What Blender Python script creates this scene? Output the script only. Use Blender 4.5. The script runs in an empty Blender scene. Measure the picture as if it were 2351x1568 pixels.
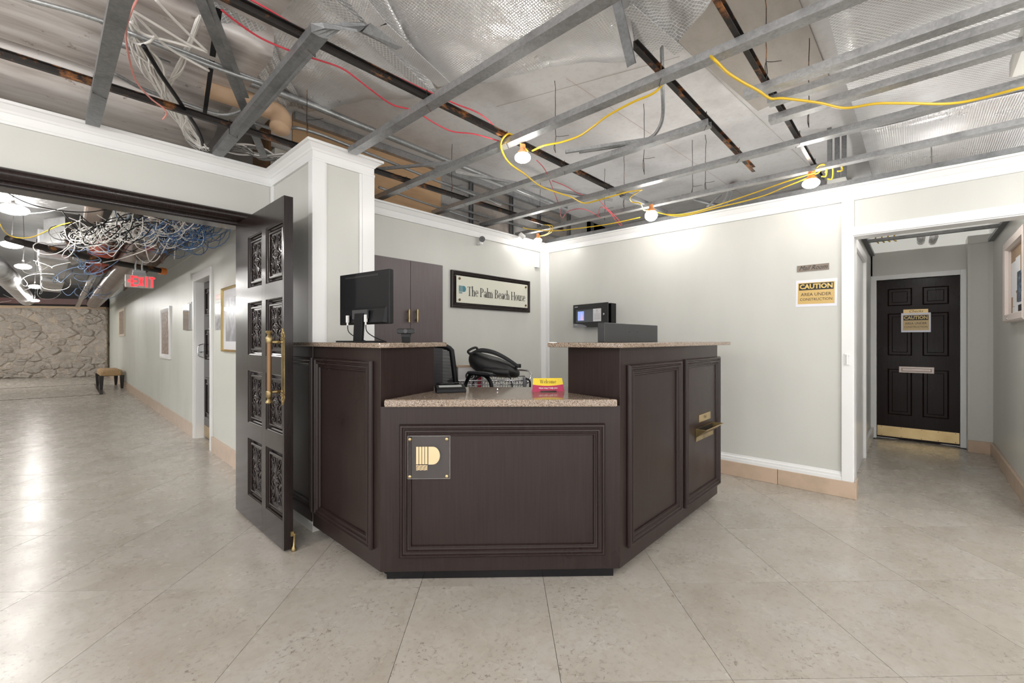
import bpy, math, random
from mathutils import Matrix, Vector
random.seed(7)
SC = bpy.context.scene
COL = SC.collection

# ---------------------------------------------------------------- camera, world, exposure
# room axes: X runs along the sign wall, Y along the mail-room wall, camera above the origin
FPX, CX, CY, EYE = 997.0, 1175.5, 780.0, 1.21
TH = math.radians(42.84)
CT, ST = math.cos(TH), math.sin(TH)
cam_d = bpy.data.cameras.new('camera')
cam_d.sensor_width = 36.0
cam_d.lens = FPX / 2351.0 * 36.0
cam_d.shift_y = (CY - 784.0) / 2351.0
cam_d.clip_start = 0.05
cam_d.clip_end = 100
cam = bpy.data.objects.new('camera', cam_d)
COL.objects.link(cam)
cam.location = (0, 0, EYE)
cam.rotation_euler = (math.radians(90), 0, TH - math.radians(90))
SC.camera = cam

world = bpy.data.worlds.new('world')
SC.world = world
world.use_nodes = True
world.node_tree.nodes['Background'].inputs[0].default_value = (1.0, 0.992, 0.985, 1)
world.node_tree.nodes['Background'].inputs[1].default_value = 1.02
SC.view_settings.view_transform = 'Standard'
SC.view_settings.look = 'None'
SC.view_settings.gamma = 1.0
SC.view_settings.use_curve_mapping = False
SC.view_settings.exposure = 1.3
LAMP = 44.0          # radiance of the work-light lenses
DISC = 84.0         # radiance of the disc work lights

# ---------------------------------------------------------------- pixel -> place helpers
def ray(px, py):
    a = (px - CX) / FPX
    return Vector((CT + a * ST, ST - a * CT, (CY - py) / FPX))
def onx(px, py, X):
    r = ray(px, py); return Vector((0, 0, EYE)) + r * (X / r.x)
def ony(px, py, Y):
    r = ray(px, py); return Vector((0, 0, EYE)) + r * (Y / r.y)
def onz(px, py, Z):
    r = ray(px, py); return Vector((0, 0, EYE)) + r * ((Z - EYE) / r.z)
def ond(px, py, D):
    return Vector((0, 0, EYE)) + ray(px, py) * D
def onv(px, py, P0, P1):
    """vertical plane through the ground points P0, P1: (distance along, height)"""
    dx, dy = P1[0] - P0[0], P1[1] - P0[1]
    L = math.hypot(dx, dy); n = (-dy / L, dx / L)
    r = ray(px, py)
    t = (n[0] * P0[0] + n[1] * P0[1]) / (n[0] * r.x + n[1] * r.y)
    p = Vector((0, 0, EYE)) + r * t
    return ((p.x - P0[0]) * dx / L + (p.y - P0[1]) * dy / L, p.z)

def proj(p):
    d = p[0] * CT + p[1] * ST; l = p[0] * ST - p[1] * CT
    return (CX + FPX * l / d, CY - FPX * (p[2] - EYE) / d, d)

# ---------------------------------------------------------------- materials
MATS = {}
def _nt(name):
    m = bpy.data.materials.new(name); m.use_nodes = True
    nt = m.node_tree
    return m, nt, nt.nodes['Principled BSDF']
def _n(nt, t, **kw):
    n = nt.nodes.new(t)
    for k, v in kw.items():
        if k.startswith('i_'):
            n.inputs[int(k[2:])].default_value = v
        else:
            setattr(n, k, v)
    return n
def _pos(nt, scale=(1, 1, 1), rot=(0, 0, 0)):
    g = nt.nodes.new('ShaderNodeNewGeometry')
    mp = nt.nodes.new('ShaderNodeMapping')
    mp.inputs['Scale'].default_value = scale
    mp.inputs['Rotation'].default_value = rot
    nt.links.new(g.outputs['Position'], mp.inputs[0])
    return mp.outputs[0]
def _noise(nt, vec, scale, detail=4, rough=.55, dist=0):
    n = nt.nodes.new('ShaderNodeTexNoise')
    n.inputs['Scale'].default_value = scale
    n.inputs['Detail'].default_value = detail
    n.inputs['Roughness'].default_value = rough
    n.inputs['Distortion'].default_value = dist
    nt.links.new(vec, n.inputs['Vector'])
    return n.outputs[0]
def _ramp(nt, fac, stops, interp='LINEAR'):
    r = nt.nodes.new('ShaderNodeValToRGB')
    r.color_ramp.interpolation = interp
    el = r.color_ramp.elements
    while len(el) > 1: el.remove(el[-1])
    for i, (p, c) in enumerate(stops):
        e = el[0] if i == 0 else el.new(p)
        e.position = p
        e.color = (*c, 1) if len(c) == 3 else c
    nt.links.new(fac, r.inputs[0])
    return r.outputs[0]
def _mix(nt, fac, a, b, mode='MIX'):
    m = nt.nodes.new('ShaderNodeMix'); m.data_type = 'RGBA'; m.blend_type = mode
    for sock, v in ((m.inputs[0], fac), (m.inputs[6], a), (m.inputs[7], b)):
        if hasattr(v, 'is_output'): nt.links.new(v, sock)
        elif isinstance(v, (int, float)): sock.default_value = v
        else: sock.default_value = (*v, 1)
    return m.outputs[2]
def _bump(nt, bs, h, strength=.3, dist=.01):
    b = nt.nodes.new('ShaderNodeBump')
    b.inputs['Strength'].default_value = strength
    b.inputs['Distance'].default_value = dist
    nt.links.new(h, b.inputs['Height'])
    nt.links.new(b.outputs[0], bs.inputs['Normal'])
def mat(name, col, rough=.5, metal=0., spec=.5, var=None, bump=None, coat=0., emit=None, alpha=None, trans=None):
    """var=(scale, second colour, low, high, stretch) ; bump=(scale, strength, dist)"""
    m, nt, bs = _nt(name)
    bs.inputs['Base Color'].default_value = (*col, 1)
    bs.inputs['Roughness'].default_value = rough
    bs.inputs['Metallic'].default_value = metal
    bs.inputs['Specular IOR Level'].default_value = spec
    bs.inputs['Coat Weight'].default_value = coat
    bs.inputs['Coat Roughness'].default_value = .08
    if var:
        sc, c2, lo, hi, st = (list(var) + [(1, 1, 1)])[:5]
        f = _noise(nt, _pos(nt, st), sc)
        nt.links.new(_ramp(nt, f, [(lo, col), (hi, c2)]), bs.inputs['Base Color'])
    if bump:
        _bump(nt, bs, _noise(nt, _pos(nt), bump[0]), bump[1], bump[2])
    if emit:
        bs.inputs['Emission Color'].default_value = (*emit[0], 1)
        bs.inputs['Emission Strength'].default_value = emit[1]
    if alpha is not None: bs.inputs['Alpha'].default_value = alpha
    if trans is not None: bs.inputs['Transmission Weight'].default_value = trans
    MATS[name] = m
    return m

def mat_floor():
    m, nt, bs = _nt('beige_marble_floor')
    oi = nt.nodes.new('ShaderNodeObjectInfo')
    p = _pos(nt)
    add = nt.nodes.new('ShaderNodeVectorMath'); add.operation = 'ADD'
    sc = nt.nodes.new('ShaderNodeVectorMath'); sc.operation = 'SCALE'
    cmb = nt.nodes.new('ShaderNodeCombineXYZ')
    nt.links.new(oi.outputs['Random'], cmb.inputs[0]); nt.links.new(oi.outputs['Random'], cmb.inputs[1])
    nt.links.new(cmb.outputs[0], sc.inputs[0]); sc.inputs['Scale'].default_value = 31.0
    nt.links.new(p, add.inputs[0]); nt.links.new(sc.outputs[0], add.inputs[1])
    v = add.outputs[0]
    big = _noise(nt, v, 3.2, 6, .65, .2)
    c = _ramp(nt, big, [(.28, (.375, .34, .292)), (.45, (.425, .393, .345)), (.6, (.45, .42, .378)), (.75, (.465, .443, .415))])
    fine = _noise(nt, v, 26, 6, .7)
    c = _mix(nt, _ramp(nt, fine, [(.48, (0, 0, 0)), (.75, (.6,) * 3)]), c, (.34, .295, .24), 'MIX')
    n = nt.nodes[-1]
    vein = _noise(nt, v, 11, 8, .75, 1.6)
    vf = _ramp(nt, vein, [(.488, (0, 0, 0)), (.5, (.9,) * 3), (.512, (0, 0, 0))])
    msk = _ramp(nt, _noise(nt, v, 3.1, 2), [(.55, (0, 0, 0)), (.7, (.10, .10, .10))])
    mul = _mix(nt, 1.0, vf, msk, 'MULTIPLY')
    c = _mix(nt, mul, c, (.19, .15, .115))
    spk = _mix(nt, 1.0, _ramp(nt, _noise(nt, v, 52, 5, .7, .8), [(.56, (0, 0, 0)), (.66, (.9, .9, .9))]), _ramp(nt, _noise(nt, v, 4.2, 3), [(.42, (.10,) * 3), (.62, (.9,) * 3)]), 'MULTIPLY')
    c = _mix(nt, spk, c, (.15, .12, .095))
    tv = _ramp(nt, oi.outputs['Random'], [(0, (.93, .925, .92)), (1, (1.0, 1.0, 1.0))])
    c = _mix(nt, 1.0, c, tv, 'MULTIPLY')
    nt.links.new(c, bs.inputs['Base Color'])
    r = _ramp(nt, _noise(nt, v, 5, 3), [(.3, (.23,) * 3), (.7, (.31,) * 3)])
    nt.links.new(r, bs.inputs['Roughness'])
    bs.inputs['Specular IOR Level'].default_value = .5
    _bump(nt, bs, _noise(nt, v, 6, 2), .015, .004)
    return m
def mat_wood(name, c1, c2, rough, coat=0., bump=.04, spec=.5):
    m, nt, bs = _nt(name)
    bs.inputs['Specular IOR Level'].default_value = spec
    v = _pos(nt, (60, 60, 2.2))
    g = _noise(nt, v, 1.6, 5, .6)
    b = _noise(nt, _pos(nt), 2.2, 3)
    c = _ramp(nt, g, [(.32, c1), (.7, c2)])
    c = _mix(nt, _ramp(nt, b, [(.3, (0, 0, 0)), (.75, (.3, .3, .3))]), c, tuple(x * 1.2 for x in c2))
    nt.links.new(c, bs.inputs['Base Color'])
    rr = _ramp(nt, b, [(.3, (rough * .8,) * 3), (.7, (min(1, rough * 1.25),) * 3)])
    nt.links.new(rr, bs.inputs['Roughness'])
    bs.inputs['Coat Weight'].default_value = coat
    bs.inputs['Coat Roughness'].default_value = .1
    if bump: _bump(nt, bs, g, bump, .001)
    return m
def mat_granite(name='granite_speckled'):
    m, nt, bs = _nt(name)
    v = _pos(nt)
    vo = nt.nodes.new('ShaderNodeTexVoronoi'); vo.inputs['Scale'].default_value = 330
    nt.links.new(v, vo.inputs['Vector'])
    bw = nt.nodes.new('ShaderNodeRGBToBW'); nt.links.new(vo.outputs['Color'], bw.inputs[0])
    c = _ramp(nt, bw.outputs[0], [(0, (.05, .035, .028)), (.17, (.07, .05, .04)), (.2, (.20, .14, .10)), (.42, (.30, .23, .175)), (.6, (.37, .30, .24)), (.8, (.45, .385, .325)), (1, (.52, .46, .40))], 'CONSTANT')
    f = _noise(nt, v, 60, 3)
    c = _mix(nt, _ramp(nt, f, [(.45, (0, 0, 0)), (.7, (.5, .5, .5))]), c, (.33, .245, .18))
    nt.links.new(c, bs.inputs['Base Color'])
    bs.inputs['Roughness'].default_value = .09
    return m
def mat_steel(name, base=(.42, .425, .43), rough=.42, metal=.75, rust=0.):
    m, nt, bs = _nt(name)
    v = _pos(nt)
    vo = nt.nodes.new('ShaderNodeTexVoronoi'); vo.inputs['Scale'].default_value = 95
    nt.links.new(v, vo.inputs['Vector'])
    bw = nt.nodes.new('ShaderNodeRGBToBW'); nt.links.new(vo.outputs['Color'], bw.inputs[0])
    c = _ramp(nt, bw.outputs[0], [(.2, tuple(x * .9 for x in base)), (.8, tuple(x * 1.08 for x in base))])
    d = _noise(nt, v, 7, 5, .65)
    c = _mix(nt, _ramp(nt, d, [(.5, (0, 0, 0)), (.75, (.6, .6, .6))]), c, tuple(x * .35 for x in base))
    if rust:
        rn = _noise(nt, _pos(nt, (1, 1, 1)), 6, 6, .7)
        rf = _ramp(nt, rn, [(1 - rust - .06, (0, 0, 0)), (1 - rust + .04, (1, 1, 1))])
        c = _mix(nt, rf, c, (.34, .13, .035))
        inv = _ramp(nt, rf, [(0, (metal,) * 3), (1, (0, 0, 0))])
        nt.links.new(inv, bs.inputs['Metallic'])
    else:
        bs.inputs['Metallic'].default_value = metal
    nt.links.new(c, bs.inputs['Base Color'])
    bs.inputs['Roughness'].default_value = rough
    _bump(nt, bs, d, .12, .003)
    return m
def mat_foil(name, scale=42., base=(.72, .72, .73), rough=.3, grime=.45, rot=0., tint=(.30, .27, .25)):
    """foil facing with a reinforcing scrim grid"""
    m, nt, bs = _nt(name)
    v = _pos(nt, (1, 1, 1), (0, 0, rot))
    def wave(d):
        w = nt.nodes.new('ShaderNodeTexWave'); w.bands_direction = d
        w.inputs['Scale'].default_value = scale / 6.283 * 2
        w.inputs['Distortion'].default_value = .3
        nt.links.new(v, w.inputs['Vector'])
        return _ramp(nt, w.outputs[1], [(.72, (0, 0, 0)), (1, (1, 1, 1))])
    g = _mix(nt, 1.0, wave('X'), wave('Y'), 'ADD')
    wr = _noise(nt, v, 5.5, 5, .62, .7)
    d = _noise(nt, _pos(nt), 2.1, 6, .68)
    c = _mix(nt, _ramp(nt, d, [(.42, (0, 0, 0)), (.72, (grime,) * 3)]), base, tint)
    c = _mix(nt, _ramp(nt, g, [(0, (0, 0, 0)), (1, (.6,) * 3)]), c, (.93, .93, .93))
    nt.links.new(c, bs.inputs['Base Color'])
    bs.inputs['Metallic'].default_value = .62
    rr = _ramp(nt, d, [(.35, (rough,) * 3), (.75, (min(1, rough * 2),) * 3)])
    nt.links.new(rr, bs.inputs['Roughness'])
    s = nt.nodes.new('ShaderNodeMath'); s.operation = 'MULTIPLY_ADD'
    nt.links.new(g, s.inputs[0]); s.inputs[1].default_value = 1.02; nt.links.new(wr, s.inputs[2])
    _bump(nt, bs, s.outputs[0], .42, .02)
    return m
def mat_board(name, base, dirt, lo=.48, hi=.75, scale=2.4, stretch=(1, 1, 1), rough=.6):
    m, nt, bs = _nt(name)
    v = _pos(nt, stretch)
    a = _noise(nt, v, scale, 6, .65)
    b = _noise(nt, _pos(nt), 30, 3)
    c = _mix(nt, _ramp(nt, a, [(lo, (0, 0, 0)), (hi, (.85,) * 3)]), base, dirt)
    c = _mix(nt, _ramp(nt, b, [(.5, (0, 0, 0)), (.8, (.25,) * 3)]), c, dirt)
    nt.links.new(c, bs.inputs['Base Color'])
    bs.inputs['Roughness'].default_value = rough
    _bump(nt, bs, b, .06, .003)
    return m
def mat_emit(name, col, strength):
    m, nt, bs = _nt(name)
    bs.inputs['Base Color'].default_value = (*col, 1)
    bs.inputs['Emission Color'].default_value = (*col, 1)
    bs.inputs['Emission Strength'].default_value = strength
    return m

M_FLOOR = mat_floor()
M_GROUT = mat('floor_grout', (.13, .115, .10), .7)
M_WALL = mat('pale_grey_wall_paint', (.60, .60, .565), .34, spec=.35, var=(3.0, (.565, .565, .53), .35, .75, (1, 1, .35)), bump=(14, .03, .004))
M_CORR = mat('pale_green_wall_paint', (.60, .615, .57), .36, spec=.35, var=(1.6, (.50, .51, .47), .5, .8, (1, 1, .5)))
M_TRIM = mat('white_trim_paint', (.80, .80, .795), .3, spec=.4, bump=(20, .02, .003))
M_BASE = mat('pinkish_stone_base', (.56, .42, .315), .3, var=(9, (.47, .36, .26), .4, .7))
M_WHITESTONE = mat('white_stone_base', (.62, .61, .58), .3)
M_DESK = mat_wood('espresso_wood', (.019, .0118, .0108), (.031, .0195, .0175), .33, bump=0., spec=.34)
M_DOOR = mat_wood('black_lacquered_wood', (.010, .007, .0066), (.021, .013, .0115), .2, .1, .0, .34)
M_HALLDOOR = mat_wood('dark_mahogany_wood', (.0055, .0022, .0016), (.016, .006, .004), .3, spec=.16)
M_GRANITE = mat_granite()
M_STEEL = mat_steel('galvanised_steel', (.40, .405, .41), .4, .7)
M_STEEL_D = mat_steel('dull_galvanised_steel', (.23, .235, .24), .48, .6)
M_IRON = mat_steel('rusty_black_iron', (.028, .024, .022), .5, .3, .405)
M_CONDUIT = mat_steel('grey_conduit_steel', (.36, .37, .375), .35, .6)
M_FOIL = mat_foil('foil_scrim_insulation', 75., (.88, .88, .89), .24, .3)
M_FOIL2 = mat_foil('dull_foil_insulation', 60, (.60, .60, .60), .4, .6, .6, (.33, .29, .27))
M_FOILS = mat_foil('smooth_foil_wrap', 90, (.80, .80, .81), .22, .35, .3)
M_SLAB = mat_board('painted_ceiling_board', (.76, .75, .745), (.46, .43, .41), .5, .8, 1.5)
M_SLABG = mat_board('stained_ceiling_board', (.47, .43, .385), (.33, .29, .25), .42, .75, 2.2, (.6, 2.0, 1))
M_CONC = mat_board('bare_grey_board', (.33, .32, .31), (.18, .165, .15), .45, .75, 4)
M_PLY = mat('tan_plywood', (.56, .36, .20), .6, var=(4, (.48, .30, .16), .4, .7, (1, 1, 5)))
M_BRASS = mat('aged_brass', (.42, .32, .155), .34, .9, var=(14, (.20, .145, .07), .40, .70))
M_BRASSD = mat('dark_worn_brass', (.16, .10, .05), .42, .8)
M_BRASSL = mat('polished_brass', (.58, .44, .23), .3, .9, var=(5, (.46, .33, .16), .4, .75))
M_BLACK = mat('black_plastic', (.007, .007, .008), .45, spec=.28)
M_BLACKG = mat('glossy_black_plastic', (.007, .007, .008), .16, spec=.35)
M_DGREY = mat('dark_grey_plastic', (.05, .05, .053), .5)
M_CHROME = mat('chrome', (.62, .62, .64), .16, 1.0)
M_GLASS = mat('clear_acrylic', (.93, .94, .94), .04, alpha=.025)
M_WHITEP = mat('white_plastic', (.78, .78, .77), .35)
M_PAPER = mat('white_paper', (.74, .74, .76), .6)
M_INK = mat('black_ink', (.016, .015, .014), .5)

# ---------------------------------------------------------------- mesh builder
WM = {}          # world matrix of every object made here
class MB:
    def __init__(s, M=None):
        s.v = []; s.f = []; s.M = M
    def add(s, pts):
        n = len(s.v)
        for p in pts:
            p = Vector(p)
            s.v.append(s.M @ p if s.M is not None else p)
        return list(range(n, n + len(pts)))
    def face(s, pts):
        s.f.append(s.add(pts))
    def mesh(s, verts, faces):
        i = s.add(verts)
        s.f += [[i[k] for k in f] for f in faces]
    def loops(s, rings, closed=True, cap=True):
        ids = [s.add(r) for r in rings]
        n = len(rings[0])
        for a, b in zip(ids, ids[1:]):
            for k in range(n if closed else n - 1):
                s.f.append([a[k], a[(k + 1) % n], b[(k + 1) % n], b[k]])
        if cap:
            s.f.append(ids[0][::-1]); s.f.append(ids[-1])
        return ids
    def box(s, lo, hi):
        x0, y0, z0 = lo; x1, y1, z1 = hi
        s.loops([[(x0, y0, z0), (x1, y0, z0), (x1, y1, z0), (x0, y1, z0)], [(x0, y0, z1), (x1, y0, z1), (x1, y1, z1), (x0, y1, z1)]])
    def prism(s, poly, z0, z1):
        s.loops([[(p[0], p[1], z0) for p in poly], [(p[0], p[1], z1) for p in poly]])
    def tube(s, pts, r, n=8, cap=True, closed=False):
        pts = [Vector(p) for p in pts]
        k = len(pts)
        rs = r if isinstance(r, (list, tuple)) else [r] * k
        up = None; rings = []
        for i, p in enumerate(pts):
            if closed: t = pts[(i + 1) % k] - pts[i - 1]
            else: t = pts[min(i + 1, k - 1)] - pts[max(i - 1, 0)]
            if t.length < 1e-9: t = Vector((0, 0, 1))
            t.normalize()
            if up is None:
                up = Vector((0, 0, 1)) if abs(t.z) < .9 else Vector((1, 0, 0))
            a = t.cross(up)
            if a.length < 1e-6: a = t.orthogonal()
            a.normalize(); b = t.cross(a); up = -b if (-b).dot(up) > 0 else b
            rings.append([p + (a * math.cos(2 * math.pi * j / n) + b * math.sin(2 * math.pi * j / n)) * rs[i] for j in range(n)])
        if closed: rings.append(rings[0])
        s.loops(rings, True, cap and not closed)
    def sweep(s, p, q, prof, up=(0, 0, 1), closed=True):
        """profile points (side, up) carried from p to q"""
        p, q = Vector(p), Vector(q); t = (q - p).normalized(); u = Vector(up)
        a = t.cross(u).normalized(); u = a.cross(t).normalized()
        s.loops([[o + a * x + u * y for x, y in prof] for o in (p, q)], closed, closed)
    def lathe(s, prof, n=16, o=(0, 0, 0), axis=(0, 0, 1)):
        """profile (radius, along axis)"""
        ax = Vector(axis).normalized(); a = ax.orthogonal().normalized(); b = ax.cross(a); o = Vector(o)
        s.loops([[o + ax * h + (a * math.cos(2 * math.pi * j / n) + b * math.sin(2 * math.pi * j / n)) * max(r, 1e-4) for j in range(n)] for r, h in prof])
    def ball(s, o, r, n=12, m=8, sc=(1, 1, 1)):
        o = Vector(o); rings = []
        for i in range(m + 1):
            t = math.pi * i / m
            rr = max(math.sin(t), .01)
            rings.append([o + Vector((math.cos(2 * math.pi * j / n) * rr * r * sc[0], math.sin(2 * math.pi * j / n) * rr * r * sc[1], -math.cos(t) * r * sc[2])) for j in range(n)])
        s.loops(rings)
    def mould(s, fr, u0, u1, v0, v1, prof):
        """picture-frame moulding; fr(u, v, h) -> point; prof = (inset, height)"""
        rings = [[fr(u0 + i, v0 + i, h), fr(u1 - i, v0 + i, h), fr(u1 - i, v1 - i, h), fr(u0 + i, v1 - i, h)] for i, h in prof]
        s.loops(rings, True, False)
    def build(s, name, m, parent=None, smooth=False, bevel=0., kind=None, label=None, cat=None, group=None, seg=2):
        if parent is not None:
            W = WM[parent]
        else:
            xs = [v.x for v in s.v]; ys = [v.y for v in s.v]; zs = [v.z for v in s.v]
            W = Matrix.Translation(((min(xs) + max(xs)) / 2, (min(ys) + max(ys)) / 2, min(zs)))
        inv = W.inverted()
        me = bpy.data.meshes.new(name)
        me.from_pydata([inv @ v for v in s.v], [], s.f)
        import bmesh
        bm = bmesh.new(); bm.from_mesh(me)
        bmesh.ops.recalc_face_normals(bm, faces=bm.faces)
        bm.to_mesh(me); bm.free()
        if smooth:
            me.shade_smooth()
            if smooth != 'all': me.set_sharp_from_angle(angle=math.radians(40))
        if m is not None: me.materials.append(m)
        o = bpy.data.objects.new(name, me); COL.objects.link(o)
        if parent is not None: o.parent = parent
        else: o.matrix_world = W
        WM[o] = W
        if bevel:
            b = o.modifiers.new('edge', 'BEVEL'); b.width = bevel; b.segments = seg; b.limit_method = 'ANGLE'; b.angle_limit = math.radians(50)
            b.harden_normals = False
        return tag(o, label, cat, group, kind)
def tag(o, label=None, cat=None, group=None, kind=None):
    if label: o['label'] = label
    if cat: o['category'] = cat
    if group: o['group'] = group
    if kind: o['kind'] = kind
    return o
def thing(name, label, cat, loc=(0, 0, 0), rz=0., group=None, kind=None, M=None):
    o = bpy.data.objects.new(name, None); COL.objects.link(o)
    o.empty_display_size = .1
    W = M if M is not None else Matrix.Translation(loc) @ Matrix.Rotation(rz, 4, 'Z')
    o.matrix_world = W; WM[o] = W
    return tag(o, label, cat, group, kind)
def copy_tree(o, M, label=None, parent=None):
    c = o.copy(); COL.objects.link(c)
    if parent is None:
        c.matrix_world = M
    else:
        c.parent = parent
    WM[c] = M
    if label: c['label'] = label
    for ch in list(o.children):
        copy_tree(ch, M, None, c)
    return c
def box(name, lo, hi, m, parent=None, **kw):
    b = MB(); b.box(lo, hi); return b.build(name, m, parent, **kw)
def struct(name, lo, hi, m, label=None, parent=None, **kw):
    return box(name, lo, hi, m, parent, kind=None if parent else 'structure', label=label, **kw)
def frame_m(o, xdir, zdir=(0, 0, 1)):
    """matrix with local x along xdir, local z along zdir"""
    x = Vector(xdir).normalized(); z = Vector(zdir).normalized(); y = z.cross(x).normalized(); z = x.cross(y)
    return Matrix(((x.x, y.x, z.x, o[0]), (x.y, y.y, z.y, o[1]), (x.z, y.z, z.z, o[2]), (0, 0, 0, 1)))
def bez(pts, n=8):
    """smooth curve through points (Catmull-Rom)"""
    p = [Vector(q) for q in pts]
    p = [p[0] * 2 - p[1]] + p + [p[-1] * 2 - p[-2]]
    out = []
    for i in range(1, len(p) - 2):
        for k in range(n):
            t = k / n
            out.append(.5 * ((2 * p[i]) + (p[i + 1] - p[i - 1]) * t + (2 * p[i - 1] - 5 * p[i] + 4 * p[i + 1] - p[i + 2]) * t * t + (3 * p[i] - p[i - 1] - 3 * p[i + 1] + p[i + 2]) * t ** 3))
    out.append(p[-2])
    return out

# ---------------------------------------------------------------- lettering
def sans(body, size, M, mb, xs=1., shear=0., bold=0., thick=.0008, align='CENTER'):
    """flat lettering from the built-in font, laid in the local x-z plane of M (facing local -y)"""
    cu = bpy.data.curves.new('t', 'FONT'); cu.body = body; cu.size = size; cu.align_x = align; cu.align_y = 'CENTER'
    cu.shear = shear; cu.offset = bold; cu.resolution_u = 2
    ob = bpy.data.objects.new('t', cu); COL.objects.link(ob)
    dg = bpy.context.evaluated_depsgraph_get()
    me = bpy.data.meshes.new_from_object(ob.evaluated_get(dg))
    vs = [M @ Vector((v.co.x * xs, -thick, v.co.y)) for v in me.vertices]
    mb.mesh(vs, [list(p.vertices) for p in me.polygons])
    bpy.data.objects.remove(ob); bpy.data.curves.remove(cu); bpy.data.meshes.remove(me)
def _arc(cx, cy, rx, ry, a0, a1, t1, t0, n=18):
    o, i = [], []
    for k in range(n + 1):
        a = math.radians(a0 + (a1 - a0) * k / n)
        t = t0 + (t1 - t0) * abs(math.cos(a)) ** 1.3
        o.append((cx + math.cos(a) * rx, cy + math.sin(a) * ry))
        i.append((cx + math.cos(a) * (rx - t), cy + math.sin(a) * (ry - t * .6)))
    return [[o[k], o[k + 1], i[k + 1], i[k]] for k in range(n)]
def R(x0, x1, y0, y1): return [[(x0, y0), (x1, y0), (x1, y1), (x0, y1)]]
def Ln(x0, y0, x1, y1, t): return [[(x0 - t / 2, y0), (x0 + t / 2, y0), (x1 + t / 2, y1), (x1 - t / 2, y1)]]
S, T = .092, .034
def _st(x, h): return R(x, x + S, 0, h) + R(x - .045, x + S + .045, 0, T)
GLY = {
 'T': (.50, R(.205, .205 + S, 0, .7) + R(.02, .47, .672, .7) + R(.02, .045, .56, .7) + R(.445, .47, .56, .7) + R(.145, .35, 0, T)),
 'h': (.41, _st(.05, .76) + R(.0, .1, .735, .76) + _arc(.205, .30, .135, .17, 0, 165, S, T) + _st(.26, .31)),
 'e': (.37, _arc(.19, .235, .16, .245, 4, 318, S, T) + R(.07, .345, .235, .265)),
 'P': (.45, _st(.06, .7) + R(.015, .2, .675, .7) + _arc(.16, .51, .24, .19, -90, 90, .1, T) + R(.1, .17, .675, .7) + R(.1, .17, .32, .345)),
 'a': (.37, _arc(.145, .13, .125, .14, 0, 360, S, T, 22) + R(.235, .235 + S, .0, .34) + _arc(.182, .34, .135, .135, 0, 150, S, T) + R(.3, .36, 0, T) + R(.055, .105, .33, .38)),
 'l': (.19, _st(.055, .76) + R(.005, .1, .735, .76)),
 'm': (.60, _st(.05, .47) + R(.0, .1, .445, .47) + _arc(.19, .30, .125, .17, 0, 165, S, T) + _st(.235, .31) + _arc(.375, .30, .125, .17, 0, 165, S, T) + _st(.42, .31)),
 'B': (.48, _st(.06, .7) + R(.015, .2, .675, .7) + _arc(.18, .53, .2, .17, -90, 90, .09, T) + _arc(.18, .185, .25, .185, -90, 90, .1, T) + R(.1, .19, .675, .7) + R(.1, .19, .345, .37) + R(.1, .19, 0, T)),
 'c': (.35, _arc(.19, .235, .16, .245, 42, 318, S, T) + R(.25, .32, .31, .39)),
 'H': (.56, _st(.06, .7) + _st(.40, .7) + R(.015, .185, .675, .7) + R(.355, .525, .675, .7) + R(.12, .42, .34, .37)),
 'o': (.39, _arc(.195, .235, .17, .245, 0, 360, S, T, 26)),
 'u': (.42, R(.05, .05 + S, .13, .47) + R(.0, .1, .445, .47) + _arc(.19, .16, .14, .17, 180, 340, S, T) + R(.27, .27 + S, .0, .47) + R(.22, .3, .445, .47) + R(.27, .4, 0, T)),
 's': (.31, _arc(.155, .355, .115, .125, 20, 270, .07, T) + _arc(.15, .12, .125, .13, -160, 90, .07, T) + R(.03, .05, .02, .14) + R(.245, .265, .34, .46)),
 'W': (.78, Ln(.10, .7, .24, 0, S) + Ln(.38, .7, .24, 0, T) + Ln(.38, .7, .54, 0, S) + Ln(.70, .7, .54, 0, T) + R(.02, .2, .675, .7) + R(.3, .47, .675, .7) + R(.62, .78, .675, .7)),
}
def serif(body, height, M, mb, xs=1., thick=.0008, gap=.0):
    """serif lettering, cap height = height, centred on the local origin of M (x-z plane)"""
    k = height / .7; w = sum(GLY[c][0] + gap if c in GLY else .2 for c in body)
    x = -w / 2
    for c in body:
        if c not in GLY: x += .2; continue
        for q in GLY[c][1]:
            mb.face([M @ Vector(((x + a) * k * xs, -thick, (b - .35) * k)) for a, b in q])
        x += GLY[c][0] + gap

# ================================================================ THE SETTING
SLAB = 2.95
# ---- floor: diagonal marble tiles over a bed
floor = struct('floor', (-4, -4, -.06), (7.3, 23.5, -.012), M_GROUT, 'polished beige marble floor of large square tiles')
TA = TH + math.radians(1.29); TS = .611
tu = Vector((math.cos(TA), math.sin(TA), 0)); tv = Vector((-math.sin(TA), math.cos(TA), 0))
T0 = onz(964, 1347, 0)
def in_place(p):
    x, y = p.x, p.y
    if y > 3.5: return x < 1.75
    if x > 4.6: return -1.1 < y < .85
    return y < 3.9
tile_me = None; rest = MB(); cands = []
for i in range(-14, 40):
    for j in range(-28, 36):
        c = T0 + tu * ((i + .5) * TS) + tv * ((j + .5) * TS)
        if not (-3.9 < c.x < 7.2 and -3.9 < c.y < 23.3 and in_place(c)): continue
        px, py, d = proj(c)
        seen = d > .5 and -420 < px < 2780
        cands.append((not seen or c.y > 11.5, d, c))
cands.sort(key=lambda t: (t[0], t[1]))
h = TS / 2 - .0010
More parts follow.
